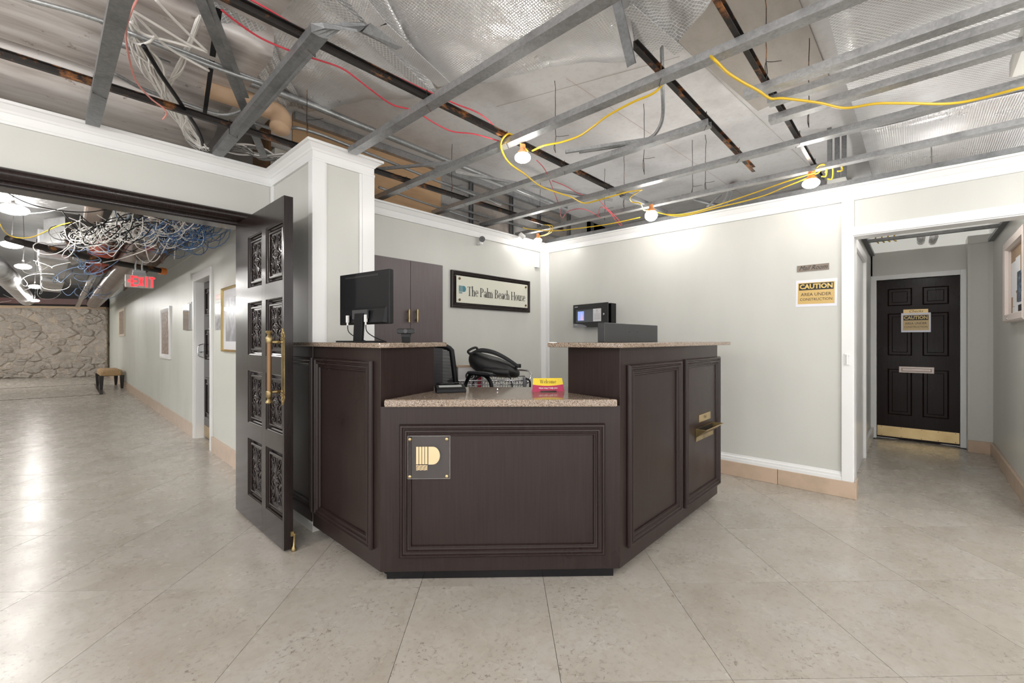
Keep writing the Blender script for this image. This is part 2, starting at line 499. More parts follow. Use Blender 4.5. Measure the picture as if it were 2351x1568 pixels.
for k, (hid, d, c) in enumerate(cands):
    if k < 290 and not hid:
        if tile_me is None:
            b = MB()
            b.loops([[(sx * q, sy * q, z) for sx, sy in ((-1, -1), (1, -1), (1, 1), (-1, 1))] for q, z in ((h, -.012), (h, 0))])
            o = b.build('tile', M_FLOOR, None); tile_me = o.data
            bpy.data.objects.remove(o)
            # the shared mesh is centred on its own base
        o = bpy.data.objects.new('tile', tile_me); COL.objects.link(o); o.parent = floor
        o.matrix_parent_inverse = Matrix.Identity(4)
        o.matrix_local = WM[floor].inverted() @ Matrix.Translation((c.x, c.y, -.012)) @ Matrix.Rotation(TA, 4, 'Z')
    else:
        M = Matrix.Translation((c.x, c.y, 0)) @ Matrix.Rotation(TA, 4, 'Z')
        i = len(rest.v)
        for q, z in ((h, -.012), (h - .001, 0)):
            rest.v += [M @ Vector((sx * q, sy * q, z)) for sx, sy in ((-1, -1), (1, -1), (1, 1), (-1, 1))]
        rest.f += [[i + 4, i + 5, i + 6, i + 7]] + [[i + a, i + (a + 1) % 4, i + 4 + (a + 1) % 4, i + 4 + a] for a in range(4)]
rest.build('floor_tiles', M_FLOOR, floor, kind='stuff')

# ---- ceiling slab high above the stripped grid
ceiling = struct('ceiling', (-4, -4, SLAB), (8.5, 23.5, SLAB + .1), M_SLAB, 'grey-white painted slab above the stripped ceiling grid')

# ---- walls
YH, XC, YC, XC2, YS, XR = 3.52, 1.16, 2.785, 1.56, 3.327, 4.19
struct('wall_left', (-4, YH, 2.10), (1.3, YH + .12, 2.42), M_WALL, 'pale grey wall strip above the wide doorway')
struct('wall_back', (XC2 - .1, YS, 0), (XR + .12, YS + .12, 2.36), M_WALL, 'pale grey wall carrying the framed name sign')
wr = thing('wall_right', 'pale grey wall with the mail room plate', None, (XR, 0, 0), kind='structure')
box('wall_face', (XR, .345, 0), (XR + .12, YS, 2.36), M_WALL, wr)
box('wall_over_opening', (XR, -.63, 2.0), (XR + .12, .345, 2.36), M_WALL, wr)
box('wall_beyond_opening', (XR, -4, 0), (XR + .12, -.63, 2.36), M_WALL, wr)
# column
col = thing('column_boxed', 'boxed white and grey pillar between doorway and desk', None, (XC, YC, 0), kind='structure')
box('shaft', (XC, YC, 0), (XC2, YS + .0, 2.43), M_WALL, col)
box('shaft_return', (XC, YS, 0), (XC + .14, YH + .1, 2.43), M_WALL, col)
def strip(parent, lo, hi, n='trim_strip'): return box(n, lo, hi, M_TRIM, parent, bevel=.002)
t = .014
strip(col, (XC - t, YC - t, .05), (XC + .068, YC, 2.36)); strip(col, (XC2 - .075, YC - t, .05), (XC2 + t, YC, 2.36))
strip(col, (XC - t, YC, .05), (XC, YC + .05, 2.36)); strip(col, (XC - t, YH - .05, .05), (XC, YH - .005, 2.36))
strip(col, (XC + .068, YC - t * .6, .05), (XC + .08, YC, 2.36)); strip(col, (XC2 - .095, YC - t * .6, .05), (XC2 - .075, YC, 2.36))
strip(col, (XC2, YC, .05), (XC2 + t, YC + .06, 2.36))
box('stone_base', (XC - .012, YC - .012, 0), (XC + .13, YC + .5, .10), M_WHITESTONE, col)

def offset(path, d):
    out = []
    n = len(path)
    for i, p in enumerate(path):
        p = Vector(p).to_2d() if len(p) > 2 else Vector(p)
        ds = []
        if i > 0: ds.append((p - Vector(path[i - 1])).normalized())
        if i < n - 1: ds.append((Vector(path[i + 1]) - p).normalized())
        ns = [Vector((v.y, -v.x)) for v in ds]      # the side to the right of travel
        if len(ns) == 1: m = ns[0]
        else:
            m = (ns[0] + ns[1]).normalized(); m = m / max(.2, m.dot(ns[0]))
        out.append(p + m * d)
    return out
def run(name, path, prof, m, label, parent=None):
    """profile (out, z) swept along a wall line with mitred corners"""
    b = MB()
    cols = [offset(path, o) for o, z in prof]
    rings = [[(cols[k][i].x, cols[k][i].y, prof[k][1]) for k in range(len(prof))] for i in range(len(path))]
    b.loops(rings)
    return b.build(name, m, parent, kind=None if parent else 'structure', label=label)
def cornice(z, p=.055):
    return [(0, z), (.016, z), (.016, z + .014), (.012, z + .018), (.012, z + .058), (.018, z + .062), (.024, z + .072), (p - .012, z + .094), (p, z + .097), (p, z + .112), (0, z + .112)]
run('trim_1', [(-4, YH), (XC, YH), (XC, YC), (XC2, YC), (XC2, YS)], cornice(2.345, .06), M_TRIM, 'white crown moulding over the doorway and round the pillar')
run('trim_2', [(XC2, YS), (XR, YS), (XR, -4)], cornice(2.268, .05), M_TRIM, 'white crown moulding over the sign wall and mail room wall')
# corner boards of the sign wall / mail room wall
tr = thing('trim_3', 'white corner boards where sign wall meets mail room wall', None, (XR, YS, 0), kind='structure')
strip(tr, (XR - .10, YS - .016, .19), (XR, YS, 2.27), 'corner_board'); strip(tr, (XR - .012, YS - .065, .19), (XR, YS - .016, 2.27), 'corner_board')
# opening to the hallway: casing, jamb, head band
tr = thing('trim_4', 'white flat casing round the hallway opening', None, (XR, .34, 0), kind='structure')
strip(tr, (XR - .02, .342, .127), (XR, .413, 2.285), 'casing_post')
strip(tr, (XR - .022, -4, 2.0), (XR, .345, 2.066), 'casing_head')
box('head_soffit', (XR - .01, -.6, 1.992), (XR + .13, .345, 2.0), M_TRIM, tr)
box('jamb_lining', (XR - .008, .337, .127), (XR + .125, .345, 2.0), M_TRIM, tr)
strip(tr, (XR - .008, .337, 2.066), (XR, .345, 2.27), 'head_edge')
# small clasp on the casing
# base of the mail room wall
bb = thing('baseboard_right', 'pinkish stone base with white cap along the mail room wall', None, (XR, 1.5, 0), kind='structure')
for k, (a, b_) in enumerate(((.33, .84), (.843, 1.5), (1.503, 2.2), (2.203, YS))):
    box('stone_slab', (XR - .022, a, 0), (XR, b_, .127), M_BASE, bb, bevel=.003)
box('stone_slab', (XR - .022, .322, 0), (XR + .125, .332, .135), M_BASE, bb, bevel=.003)
box('stone_slab', (XR - .022, -4, 0), (XR, -.63, .127), M_BASE, bb, bevel=.003)
run('cap_moulding', [(XR, YS), (XR, .413)], [(0, .127), (.018, .127), (.018, .15), (.014, .156), (.014, .172), (.008, .178), (.006, .192), (0, .192)], M_TRIM, None, bb)
bb = thing('baseboard_back', 'pinkish stone base with white cap along the sign wall', None, (3, YS, 0), kind='structure')
box('stone_slab', (XC2, YS - .022, 0), (XR, YS, .127), M_BASE, bb)
run('cap_moulding', [(XC2, YS), (XR, YS)], [(0, .127), (.018, .127), (.014, .156), (.006, .192), (0, .192)], M_TRIM, None, bb)

# ---- hallway
XD = 7.0
HZ = 2.28
struct('wall_hall_left', (XR + .12, .40, 0), (XD, .52, 2.5), M_WALL, 'pale grey side wall inside the hallway opening')
struct('wall_hall_right', (XR + .12, -.73, 0), (XD + .2, -.605, 2.6), M_WALL, 'pale grey hallway wall with the notice board')
we = thing('wall_hall_end', 'pale grey end wall around the mahogany door', None, (XD, 0, 0), kind='structure')
box('wall_over_door', (XD, -.42, 1.95), (XD + .1, .52, HZ), M_WALL, we)
box('wall_beside_door', (XD, .385, 0), (XD + .1, .42, HZ), M_WALL, we)
box('wall_return', (6.79, -.605, 0), (XD + .1, -.42, 2.33), M_WALL, we)
b = MB(); b.mould(lambda u, v, h: (6.79 - h, u, v), -.575, -.44, .38, 2.25, [(0, 0), (0, .004), (.006, .004), (.006, 0)]); b.build('panel_line', M_WALL, we)
t5 = thing('trim_5', 'white casing around the mahogany hallway door', None, (XD, 0, 0), kind='structure')
for lo, hi in (((XD - .02, .345, 0), (XD, .40, 1.995)), ((XD - .02, -.43, 0), (XD, -.375, 1.995)), ((XD - .02, -.375, 1.94), (XD, .345, 1.995))):
    strip(t5, lo, hi, 'casing')
box('jamb', (XD, .345, 0), (XD + .09, .385, 1.95), M_TRIM, t5); box('jamb', (XD, -.42, 0), (XD + .09, -.375, 1.95), M_TRIM, t5)
t6 = thing('trim_6', 'white side casing on the hallway wall before the mahogany door', None, (5.75, .40, 0), kind='structure')
strip(t6, (5.70, .362, 0), (5.80, .40, 2.0), 'casing'); strip(t6, (4.7, .362, 2.0), (5.80, .40, 2.08), 'casing_head')
strip(t6, (4.62, .362, 0), (4.72, .40, 2.0), 'casing')
box('jamb_panel', (4.72, .385, 0), (5.70, .40, 2.0), M_TRIM, t6)
bb = thing('baseboard_hall', 'pinkish stone base along the hallway wall', None, (6, -.6, 0), kind='structure')
for a, b_ in ((4.32, 5.1), (5.103, 5.9), (5.903, 6.79)):
    box('stone_slab', (a, -.605, 0), (b_, -.583, .13), M_BASE, bb, bevel=.003)
box('stone_slab', (6.768, -.60, 0), (6.79, -.42, .13), M_BASE, bb, bevel=.003)
box('white_skirting', (5.80, .372, 0), (XD - .02, .40, .13), M_TRIM, bb, bevel=.003)

# ---- corridor beyond the doorway
CP0, CP1 = Vector((1.2193, 3.64, 0)), Vector((1.50, 20.4, 0))
cdir = (CP1 - CP0).normalized(); cnor = Vector((-cdir.y, cdir.x, 0))     # points into the corridor (-X)
CM = frame_m(CP0, cdir)          # local x = along, y = into the corridor, z = up
def con(px, py):
    return onv(px, py, CP0, CP1)
cw = thing('wall_corridor', 'pale green corridor wall hung with framed pictures', None, CP0, kind='structure')
D3 = (con(450, 800)[0], con(486, 800)[0])      # doorway in it
d3a, d3b = con(486, 900)[0], con(449, 900)[0]
def cbox(name, lo, hi, m, parent, **kw):
    b = MB(CM); b.box(lo, hi); return b.build(name, m, parent, **kw)
L = (CP1 - CP0).length
d3top = con(470, 617)[1]
cbox('wall_face', (0, -.12, 0), (d3a, 0, 2.7), M_CORR, cw); cbox('wall_face', (d3b, -.12, 0), (L, 0, 2.7), M_CORR, cw)
cbox('wall_over_door', (d3a, -.12, 2.0), (d3b, 0, 2.7), M_CORR, cw)
cbox('crease_rail', (0, 0, 2.268), (L, .006, 2.276), M_CORR, cw)
bb = thing('baseboard_corridor', 'pinkish stone base along the corridor wall', None, CP0, kind='structure')
x = 0.05
while x < L - .7:
    e = min(x + .9, L - .7)
    if x < d3a - .07 < e: e = d3a - .07
    if e > x + .02 and not (d3a - .08 < x < d3b + .07): cbox('stone_slab', (x, 0, 0), (e - .003, .02, .16), M_BASE, bb)
    x = e if not (d3a - .08 <= e < d3b) else d3b + .075
struct('wall_corridor_far', (1.2, 20.45, 0), (1.65, 20.6, 2.7), M_CORR, 'pale end of the corridor wall by the rock wall')

# dark moulded head of the doorway
b = MB()
prof = [(0, 2.022), (.022, 2.022), (.024, 2.034), (.02, 2.04), (.03, 2.044), (.046, 2.052), (.056, 2.064), (.06, 2.078), (.056, 2.092), (.046, 2.104), (.03, 2.112), (.014, 2.116), (0, 2.118)]
hd = run('trim_7', [(-4, YH), (XC - .015, YH)], prof, M_DOOR, 'black lacquered moulded head of the wide doorway')
hd.data.shade_smooth(); hd.data.set_sharp_from_angle(angle=math.radians(50))
box('head_lining', (-4, YH, 2.015), (XC, YH + .14, 2.03), M_DOOR, hd)
box('jamb_lining', (XC - .005, YH + .02, 0), (XC + .04, YH + .14, 2.03), M_DOOR, hd)

# ---- rough coral stone wall closing the corridor
SW0, SW1 = Vector((-3.2, 22.35, 0)), Vector((1.42, 19.62, 0))
sdir = (SW1 - SW0).normalized(); SWM = frame_m(SW0, sdir)
SL = (SW1 - SW0).length
M_MORTAR = mat('pale_mortar', (.44, .365, .29), .9, bump=(18, .4, .03))
def mat_rock():
    m, nt, bs = _nt('coral_rock')
    v = _pos(nt)
    oi = nt.nodes.new('ShaderNodeObjectInfo')
    a = _noise(nt, v, 9, 8, .75)
    c = _ramp(nt, a, [(.24, (.42, .34, .27)), (.40, (.78, .70, .62)), (.7, (.93, .88, .82))])
    c = _mix(nt, _ramp(nt, _noise(nt, v, 2.2, 3), [(.62, (0, 0, 0)), (.8, (.55,) * 3)]), c, (.42, .25, .12))
    tv_ = _ramp(nt, oi.outputs['Random'], [(0, (.90, .88, .86)), (1, (1.08, 1.05, 1.02))])
    c = _mix(nt, 1., c, tv_, 'MULTIPLY')
    nt.links.new(c, bs.inputs['Base Color']); bs.inputs['Roughness'].default_value = .9
    _bump(nt, bs, _noise(nt, v, 11, 9, .8), 1.0, .12)
    return m
M_ROCK = mat_rock()
SWH = 2.22
b = MB(SWM); b.box((0, -.012, 0), (SL, .25, SWH)); sw = b.build('wall_stone', M_MORTAR, kind='structure', label='rough coral rock wall closing the far end of the corridor')
rs = random.Random(11)
seeds = []
for k in range(4000):
    p = (rs.uniform(0, SL), rs.uniform(0, SWH))
    rr = .085 + .15 * rs.random() ** 1.6
    if all(((p[0] - q[0]) * .72) ** 2 + ((p[1] - q[1]) * 1.15) ** 2 > ((rr + q[2]) * .82) ** 2 for q in seeds): seeds.append((*p, rr))
def clip(poly, mx, my, nx, ny):
    out = []
    for i in range(len(poly)):
        a, c = poly[i - 1], poly[i]
        da = (a[0] - mx) * nx + (a[1] - my) * ny; dc = (c[0] - mx) * nx + (c[1] - my) * ny
        if (da <= 0) != (dc <= 0):
            t_ = da / (da - dc); out.append((a[0] + (c[0] - a[0]) * t_, a[1] + (c[1] - a[1]) * t_))
        if dc <= 0: out.append(c)
    return out
for s_ in seeds:
    poly = [(0, 0), (SL, 0), (SL, SWH), (0, SWH)]
    for q in seeds:
        if q is s_: continue
        dx, dy = (q[0] - s_[0]), (q[1] - s_[1]) * 1.5
        f = .5 + .5 * (s_[2] - q[2]) / max(.05, math.hypot(dx, dy))
        poly = clip(poly, s_[0] + (q[0] - s_[0]) * f, s_[1] + (q[1] - s_[1]) * f, dx, dy * 1.5)
        if len(poly) < 3: break
    if len(poly) < 3: continue
    cx_ = sum(p[0] for p in poly) / len(poly); cy_ = sum(p[1] for p in poly) / len(poly)
    # round the outline a little, then dome it
    fine = []
    for i in range(len(poly)):
        a, c = poly[i], poly[(i + 1) % len(poly)]
        for t_ in (.18, .5, .82):
            fine.append((a[0] + (c[0] - a[0]) * t_ + rs.uniform(-.02, .02), a[1] + (c[1] - a[1]) * t_ + rs.uniform(-.02, .02)))
    hgt = rs.uniform(.03, .075); tilt = (rs.uniform(-.25, .25), rs.uniform(-.25, .25))
    b = MB(SWM); rings = []
    for q, hh in ((.99, -.03), (.965, hgt * .4), (.84, hgt * .85), (.52, hgt * 1.0), (.2, hgt * 1.05)):
        rings.append([(cx_ + (x_ - cx_) * q, -hh * (1 + rs.uniform(-.3, .3)) + ((x_ - cx_) * tilt[0] + (y_ - cy_) * tilt[1]) * (q < .96) * .6, cy_ + (y_ - cy_) * q) for x_, y_ in fine])
    b.loops(rings)
    b.build('stone', M_ROCK, sw, smooth=True)
# timber plate and dark void above it
b = MB(SWM); b.box((0, -.03, SWH), (SL, .2, SWH + .07)); b.build('sill_plate', mat('raw_timber', (.45, .33, .22), .7), sw)

# ---- lobby walls of the lobby and the corridor's other side
struct('wall_lobby', (-3.6, 3.6, 0), (-3.5, 22.6, SLAB), M_WALL, 'pale grey wall along the other side of the corridor')
struct('light_block_behind_door', (XD + .11, -.6, 0), (XD + .16, .6, 2.2), M_WALL, 'unseen backing added to stop light leaking round the mahogany door')  # unseen backing, added to block light leaking under the door
struct('wall_hall_beyond', (8.3, -1.2, 1.9), (8.4, 1.2, SLAB), M_WALL, 'pale wall of the room beyond the hallway')
struct('ceiling_corridor', (-3.5, 4.25, 2.90), (1.6, 22.6, 2.945), mat_board('dark_ceiling_board', (.17, .165, .16), (.08, .075, .07), .4, .75, 1.3), 'dark board added to tone down the lamp-lit corridor slab')  # darker board added so the slab does not blow out near the discs

# ================================================================ RECEPTION DESK
DA, DE = Vector((1.145, 1.958, 0)), Vector((1.991, 1.098, 0))      # front corners
DXL, DYR = 1.142, 1.094                                          # planes of the two flanks
DEND = 3.462
UT, UTH = 1.195, .026                                            # upper granite
LT, LTH = .912, .037                                             # lower granite
DB = .048
desk = thing('reception_desk', 'dark espresso reception desk with angled moulded front panels', 'reception desk', (1.9, 1.9, 0))
fdir = (DE - DA).normalized(); FM = frame_m(DA, fdir)            # local x along the front, -y towards the visitor
FL = (DE - DA).length
B1, B2 = Vector((1.547, 2.055, 0)), Vector((2.02, 1.44, 0))
b = MB(FM); b.box((0, 0, DB), (FL, .03, LT - LTH)); b.build('front_panel', M_DESK, desk, bevel=.0015)
b = MB(); b.prism([DA, B1, (B1.x, 2.76), (DXL + .003, 2.76)], DB, UT - UTH); b.build('tower', M_DESK, desk, bevel=.0015)
b = MB(); b.box((DXL - .003, 2.765, DB + .025), (XC - .0145, 3.40, UT - UTH)); wsc = b.build('trim_8', M_DESK, kind='structure', label='dark panelling on the pillar beside the desk')
b = MB(); b.prism([DE, (DEND, DYR), (DEND, 1.44), B2], DB, UT - UTH); b.build('tower', M_DESK, desk, bevel=.0015)
# recessed plinth
b = MB()
b.prism([DA + Vector((.035, .0, 0)), DE + Vector((-.005, .035, 0)), DE + Vector((.1, .15, 0)), DA + Vector((.15, .1, 0))], 0, DB + .004)
b.prism([DA + Vector((.06, .0, 0)), DA + Vector((.2, .1, 0)), (1.35, 2.74), (DXL + .05, 2.74)], 0, DB + .004)
b.prism([DE + Vector((.0, .07, 0)), (DEND - .03, DYR + .05), (DEND - .03, 1.4), B2 + Vector((0, -.05, 0))], 0, DB + .004)
b.build('plinth', M_BLACKG, desk)
MP = [(0, 0), (0, .012), (.006, .02), (.014, .021), (.018, .013), (.026, .011), (.029, .018), (.036, .019), (.04, .010), (.047, .008), (.05, .012), (.056, .011), (.06, .002), (.06, 0)]
# front moulding
f0 = onv(918, 974, DA, DE); f1 = onv(1388, 1272, DA, DE)
b = MB(FM); b.mould(lambda u, v, h_: (u, -h_, v), f0[0], f1[0], f1[1], f0[1], MP); b.build('panel_moulding', M_DESK, desk, smooth=True)
# flank towards the doorway
fl = lambda u, v, h_: (DXL - h_, u, v)
a0 = onx(857, 829, DXL); a1 = onx(727, 1262, DXL); zb = onx(857, 1262, DXL).z
b = MB(); b.mould(fl, a0.y, a1.y, zb, a0.z, MP); b.build('panel_moulding', M_DESK, desk, smooth=True)
b = MB(); b.mould(fl, a1.y + .035, 3.28, zb, a0.z, MP); b.build('panel_moulding', M_DESK, wsc, smooth=True)
# flank towards the mail room
fr_ = lambda u, v, h_: (u, DYR - h_, v)
for (xl, xr, ytl, ybl) in ((1440, 1561, 838, 1258), (1570, 1649, 825, 1167)):
    q0 = ony(xl, ytl, DYR); q1 = ony(xr, 900, DYR); z0 = ony(xl, ybl, DYR).z
    b = MB(); b.mould(fr_, q0.x, q1.x, z0, q0.z, MP); b.build('panel_moulding', M_DESK, desk, smooth=True)
# thin corner post of the tower by the lower counter
# brass mail plate and mail scoop on the flank
pl = [ony(x, y, DYR) for x, y in ((1604, 953), (1630, 944), (1604, 970))]
b = MB(); b.box((pl[0].x, DYR - .004, pl[2].z), (pl[1].x, DYR, pl[0].z)); o = b.build('mail_plate', M_BRASSL, desk, label='small brass plate lettered Mail')
b = MB(); sans('Mail', .032, frame_m(((pl[0].x + pl[1].x) / 2, DYR - .0045, (pl[0].z + pl[2].z) / 2), (1, 0, 0)), b, shear=.35); b.build('lettering', M_BRASSD, o)
s0 = ony(1597, 985, DYR); s1 = ony(1636, 970, DYR); zbt = ony(1598, 1014, DYR).z
x0_, x1_, zt_ = s0.x, s1.x, s0.z
w_ = .072
b = MB()
b.loops([[(x0_ - .002, DYR, zbt), (x1_ + .002, DYR, zbt), (x1_ + .002, DYR - .004, zbt), (x0_ - .002, DYR - .004, zbt)],
         [(x0_, DYR, zbt + .03), (x1_, DYR, zbt + .03), (x1_, DYR - .006, zbt + .03), (x0_, DYR - .006, zbt + .03)],
         [(x0_ - .004, DYR, zt_), (x1_ + .004, DYR, zt_), (x1_ + .004, DYR - w_, zt_), (x0_ - .004, DYR - w_, zt_)]], True, False)
ms = b.build('mail_scoop', M_BRASS, desk, label='brass mail scoop')
b = MB(); r_ = [(x0_ - .004, DYR - .001, zt_), (x0_ - .004, DYR - w_, zt_), (x1_ + .004, DYR - w_, zt_), (x1_ + .004, DYR - .001, zt_)]
b.tube(r_, .0028, 6); b.build('rim', M_BRASSL, ms)
b = MB(); b.box((x0_ + .004, DYR - .001, zbt + .034), (x1_ - .004, DYR + .0, zt_ - .004)); b.build('slot', M_INK, ms)
# acrylic plaque with the gold emblem
q0 = onv(937, 1000, DA, DE); q1 = onv(1034, 1097, DA, DE)
pw, ph = q1[0] - q0[0], q0[1] - q1[1]
PM = FM @ Matrix.Translation((q0[0], -.006, q1[1]))
plq = thing('logo_plaque', 'clear acrylic plaque with a gold letter P emblem on the desk front', 'plaque', M=PM)
b = MB(PM); b.box((0, -.006, 0), (pw, 0, ph)); b.build('acrylic_sheet', M_GLASS, plq, bevel=.001)
b = MB(PM); b.mould(lambda u, v, h_: (u, -h_, v), -.0005, pw + .0005, -.0005, ph + .0005, [(0, 0), (0, .0062), (.0022, .0066), (.0022, .0058)]); b.build('edge_highlight', mat('acrylic_edge_highlight', (.75, .75, .74), .1, alpha=.28), plq)  # pale strip paints a rim highlight onto the sheet
M_GOLD = mat('brushed_gold', (.80, .62, .37), .38, .55)
for (x, z) in ((.05, .05), (.92, .05), (.05, .92), (.92, .92)):
    b = MB(PM); b.lathe([(.0, 0), (.0075, 0), (.0075, .011), (.004, .013), (0, .013)], 10, (x * pw, 0.004, z * ph), (0, -1, 0))
    b.build('stud', M_BRASSL, plq, smooth=True)
def emblem(mb, M, W, H, y, waves=True):
    """palm-column letter P: vertical bars, a half disc and waves below; box W x H"""
    def q(pts): mb.face([M @ Vector((x * W, y, z * H)) for x, z in pts])
    bars = [(0, .10), (.125, .225), (.25, .35), (.375, .475)]
    for a, c in bars: q([(a, .25), (c, .25), (c, 1), (a, 1)])
    pts = [(.51, 1), (.51, .235)] + [(.70 + .30 * math.cos(t_), .6175 + .3825 * math.sin(t_)) for t_ in [math.radians(-90 + 180 * k / 14) for k in range(15)]]
    q(pts)
    for k in range(4):
        n = 10; z = .19 - k * .058
        up = [(.0 + .475 * i / n, z + (.012 * math.sin(i * 1.9 + k) if waves else 0)) for i in range(n + 1)]
        for i in range(n):
            q([(up[i][0], up[i][1] - .018), (up[i + 1][0], up[i + 1][1] - .018), (up[i + 1][0], up[i + 1][1] + .018), (up[i][0], up[i][1] + .018)])
b = MB(); emblem(b, PM @ Matrix.Translation((pw * .20, 0, ph * .205)), pw * .56, ph * .545, -.0066); b.build('emblem', M_GOLD, plq)

# ---- granite worktops
g0, g1 = onz(881, 918, LT), onz(1418, 917, LT)
bl, br = onz(990, 888.5, LT), onz(1306, 888.5, LT)
def slab(name, poly, z, th, label):
    b = MB(); b.prism(poly, z - th, z); return b.build(name, M_GRANITE, bevel=.006, seg=3, label=label, cat='worktop')
slab('granite_counter', [g0, g1, B2 + Vector((-.003, -.01, 0)), br, bl, B1 + Vector((-.01, .004, 0))], LT, LTH, 'low speckled granite worktop holding the welcome card')
p0_, p1_ = onz(1028, 786, UT), onz(705, 783.2, UT)
OV = .035
slab('granite_counter', [(DXL - OV, DA.y - .052), (DA.x + .015, DA.y - .058), (B1.x + .10, B1.y + .005), (B1.x + .10, 2.745), (XC - .02, 2.745), (XC - .02, 3.42), (DXL - OV, 3.42)], UT, UTH, 'raised granite worktop under the monitor and webcam')
rx_ = ony(1678, 790, DYR - OV).x
slab('granite_counter', [(DE.x - .058, DE.y - .02), (DE.x - .045, DYR - OV), (rx_, DYR - OV), (rx_, 1.50), (B2.x - .115, 1.50)], UT, UTH, 'raised granite worktop above the brass mail scoop')

# ================================================================ CARVED DOOR
DX, DT = .926, .05
hy, ny = 3.53, 2.622            # hinge and free edge along Y
DZ0, DZ1 = .012, 2.03
door = thing('door_1', 'open black lacquered door with eight carved panels', None, (DX, hy, 0), kind='structure')
c1 = (onx(569, 600, DX).y, onx(601, 600, DX).y); c2 = (onx(610, 600, DX).y, onx(648.5, 600, DX).y)
rows = []
for (pt, pb) in (((611.5, 525), (609, 652)), ((608, 688.5), (606, 816.6)), ((604, 855), (602, 982)), ((602, 1020), (602, 1160))):
    rows.append((onx(*pt, DX).z, onx(*pb, DX).z))
def dbox(n, y0, y1, z0, z1, m=M_DOOR, par=door, x0=DX, x1=DX + DT, **kw):
    return box(n, (x0, min(y0, y1), z0), (x1, max(y0, y1), z1), m, par, **kw)
for y0, y1 in ((hy, c1[0]), (c1[1], c2[0]), (c2[1], ny)): dbox('stile', y0, y1, DZ0, DZ1, bevel=.0012)
zs = [DZ1] + [z for r in rows for z in r] + [DZ0]
for k in range(0, len(zs), 2):
    dbox('rail', c1[0] , c1[1], zs[k + 1], zs[k]); dbox('rail', c2[0], c2[1], zs[k + 1], zs[k])
# one carving, shared
def carving(w, h_):
    """acanthus relief in a w x h panel, local x-z, relief towards -y"""
    b = MB(Matrix())
    def leaf(pts, r0, r1=.0015):
        p = bez([(x * w, -.002, z * h_) for x, z in pts], 4); n = len(p)
        b.tube(p, [r0 + (r1 - r0) * (abs(i / (n - 1) - .35) / .65) for i in range(n)], 5)
    def spiral(cx_, cz_, r, a0, turn, rr):
        n = 12
        b.tube([(cx_ * w + math.cos(a0 + turn * i / n) * r * (1 - .75 * i / n), -.003, cz_ * h_ + math.sin(a0 + turn * i / n) * r * (1 - .75 * i / n)) for i in range(n + 1)], [rr * (1 - .5 * i / n) for i in range(n + 1)], 5)
    for sx in (-1, 1):
        for sz in (-1, 1):
            leaf([(0, sz * .09), (sx * .05, sz * .22), (sx * .12, sz * .36), (sx * .16, sz * .45)], .005)
            leaf([(sx * .02, sz * .1), (sx * .16, sz * .2), (sx * .30, sz * .26), (sx * .36, sz * .18)], .0055)
            leaf([(sx * .06, sz * .14), (sx * .2, sz * .28), (sx * .33, sz * .38), (sx * .28, sz * .46)], .005)
            leaf([(sx * .38, sz * .05), (sx * .30, sz * .12), (sx * .34, sz * .24), (sx * .39, sz * .34)], .004)
            spiral(sx * .27, sz * .14, .16 * w, math.pi / 2 * (1 - sx), sx * sz * 4.4, .004)
            spiral(sx * .24, sz * .42, .13 * w, 0 if sx > 0 else math.pi, -sx * sz * 4.6, .004)
        leaf([(0, .02), (sx * .14, .05), (sx * .28, 0), (sx * .36, -.0)], .006)
        leaf([(0, -.02), (sx * .14, -.05), (sx * .28, 0)], .005)
        leaf([(0, sx * .06), (0, sx * .25), (0, sx * .46)], .006)
    b.ball((0, -.002, 0), .016, 8, 6, (1, .6, 1.3))
    for k in range(6):
        a = k * math.pi / 3
        b.ball((math.cos(a) * .022, -.001, math.sin(a) * .028), .011, 6, 4, (1, .5, 1))
    return b
M_CARVE = mat('glossy_carved_wood', (.018, .012, .012), .16, coat=.3)
carve_me = None
for (y0, y1) in (c1, c2):
    for (zt_, zb_) in rows:
        pn = thing('carved_panel', None, None, ((DX), (y0 + y1) / 2, zb_), M=WM[door]); pn.parent = door; pn.matrix_local = Matrix.Identity(4)
        m_ = .028
        b = MB()
        # bevelled recess and a raised inner field with a rim
        fr2 = lambda u, v, h_: (DX + h_, u, v)
        ylo, yhi = min(y0, y1), max(y0, y1)
        b.mould(fr2, ylo, yhi, zb_, zt_, [(0, .003), (.006, .006), (.008, .016), (.016, .02), (.02, .03), (m_, .03), (m_, .012), (m_ + .004, .009), (m_ + .012, .009), (m_ + .013, .018)])
        i = m_ + .013
        b.face([fr2(u, v, .018) for u, v in ((ylo + i, zb_ + i), (yhi - i, zb_ + i), (yhi - i, zt_ - i), (ylo + i, zt_ - i))])
        b.build('field', M_DOOR, pn)
        w_, h_ = yhi - ylo - 2 * i, zt_ - zb_ - 2 * i
        cm = frame_m((DX + .017, (ylo + yhi) / 2, (zt_ + zb_) / 2), (0, -1, 0)) @ Matrix.Diagonal((w_ / .20, 1, h_ / .30, 1))
        cb = carving(.20, .30)
        cb.v = [cm @ v for v in cb.v]
        cb.build('carving', M_CARVE, pn, smooth='all')
        dbox('panel_back', ylo, yhi, zb_, zt_, M_DOOR, pn, x0=DX + .034, x1=DX + DT)
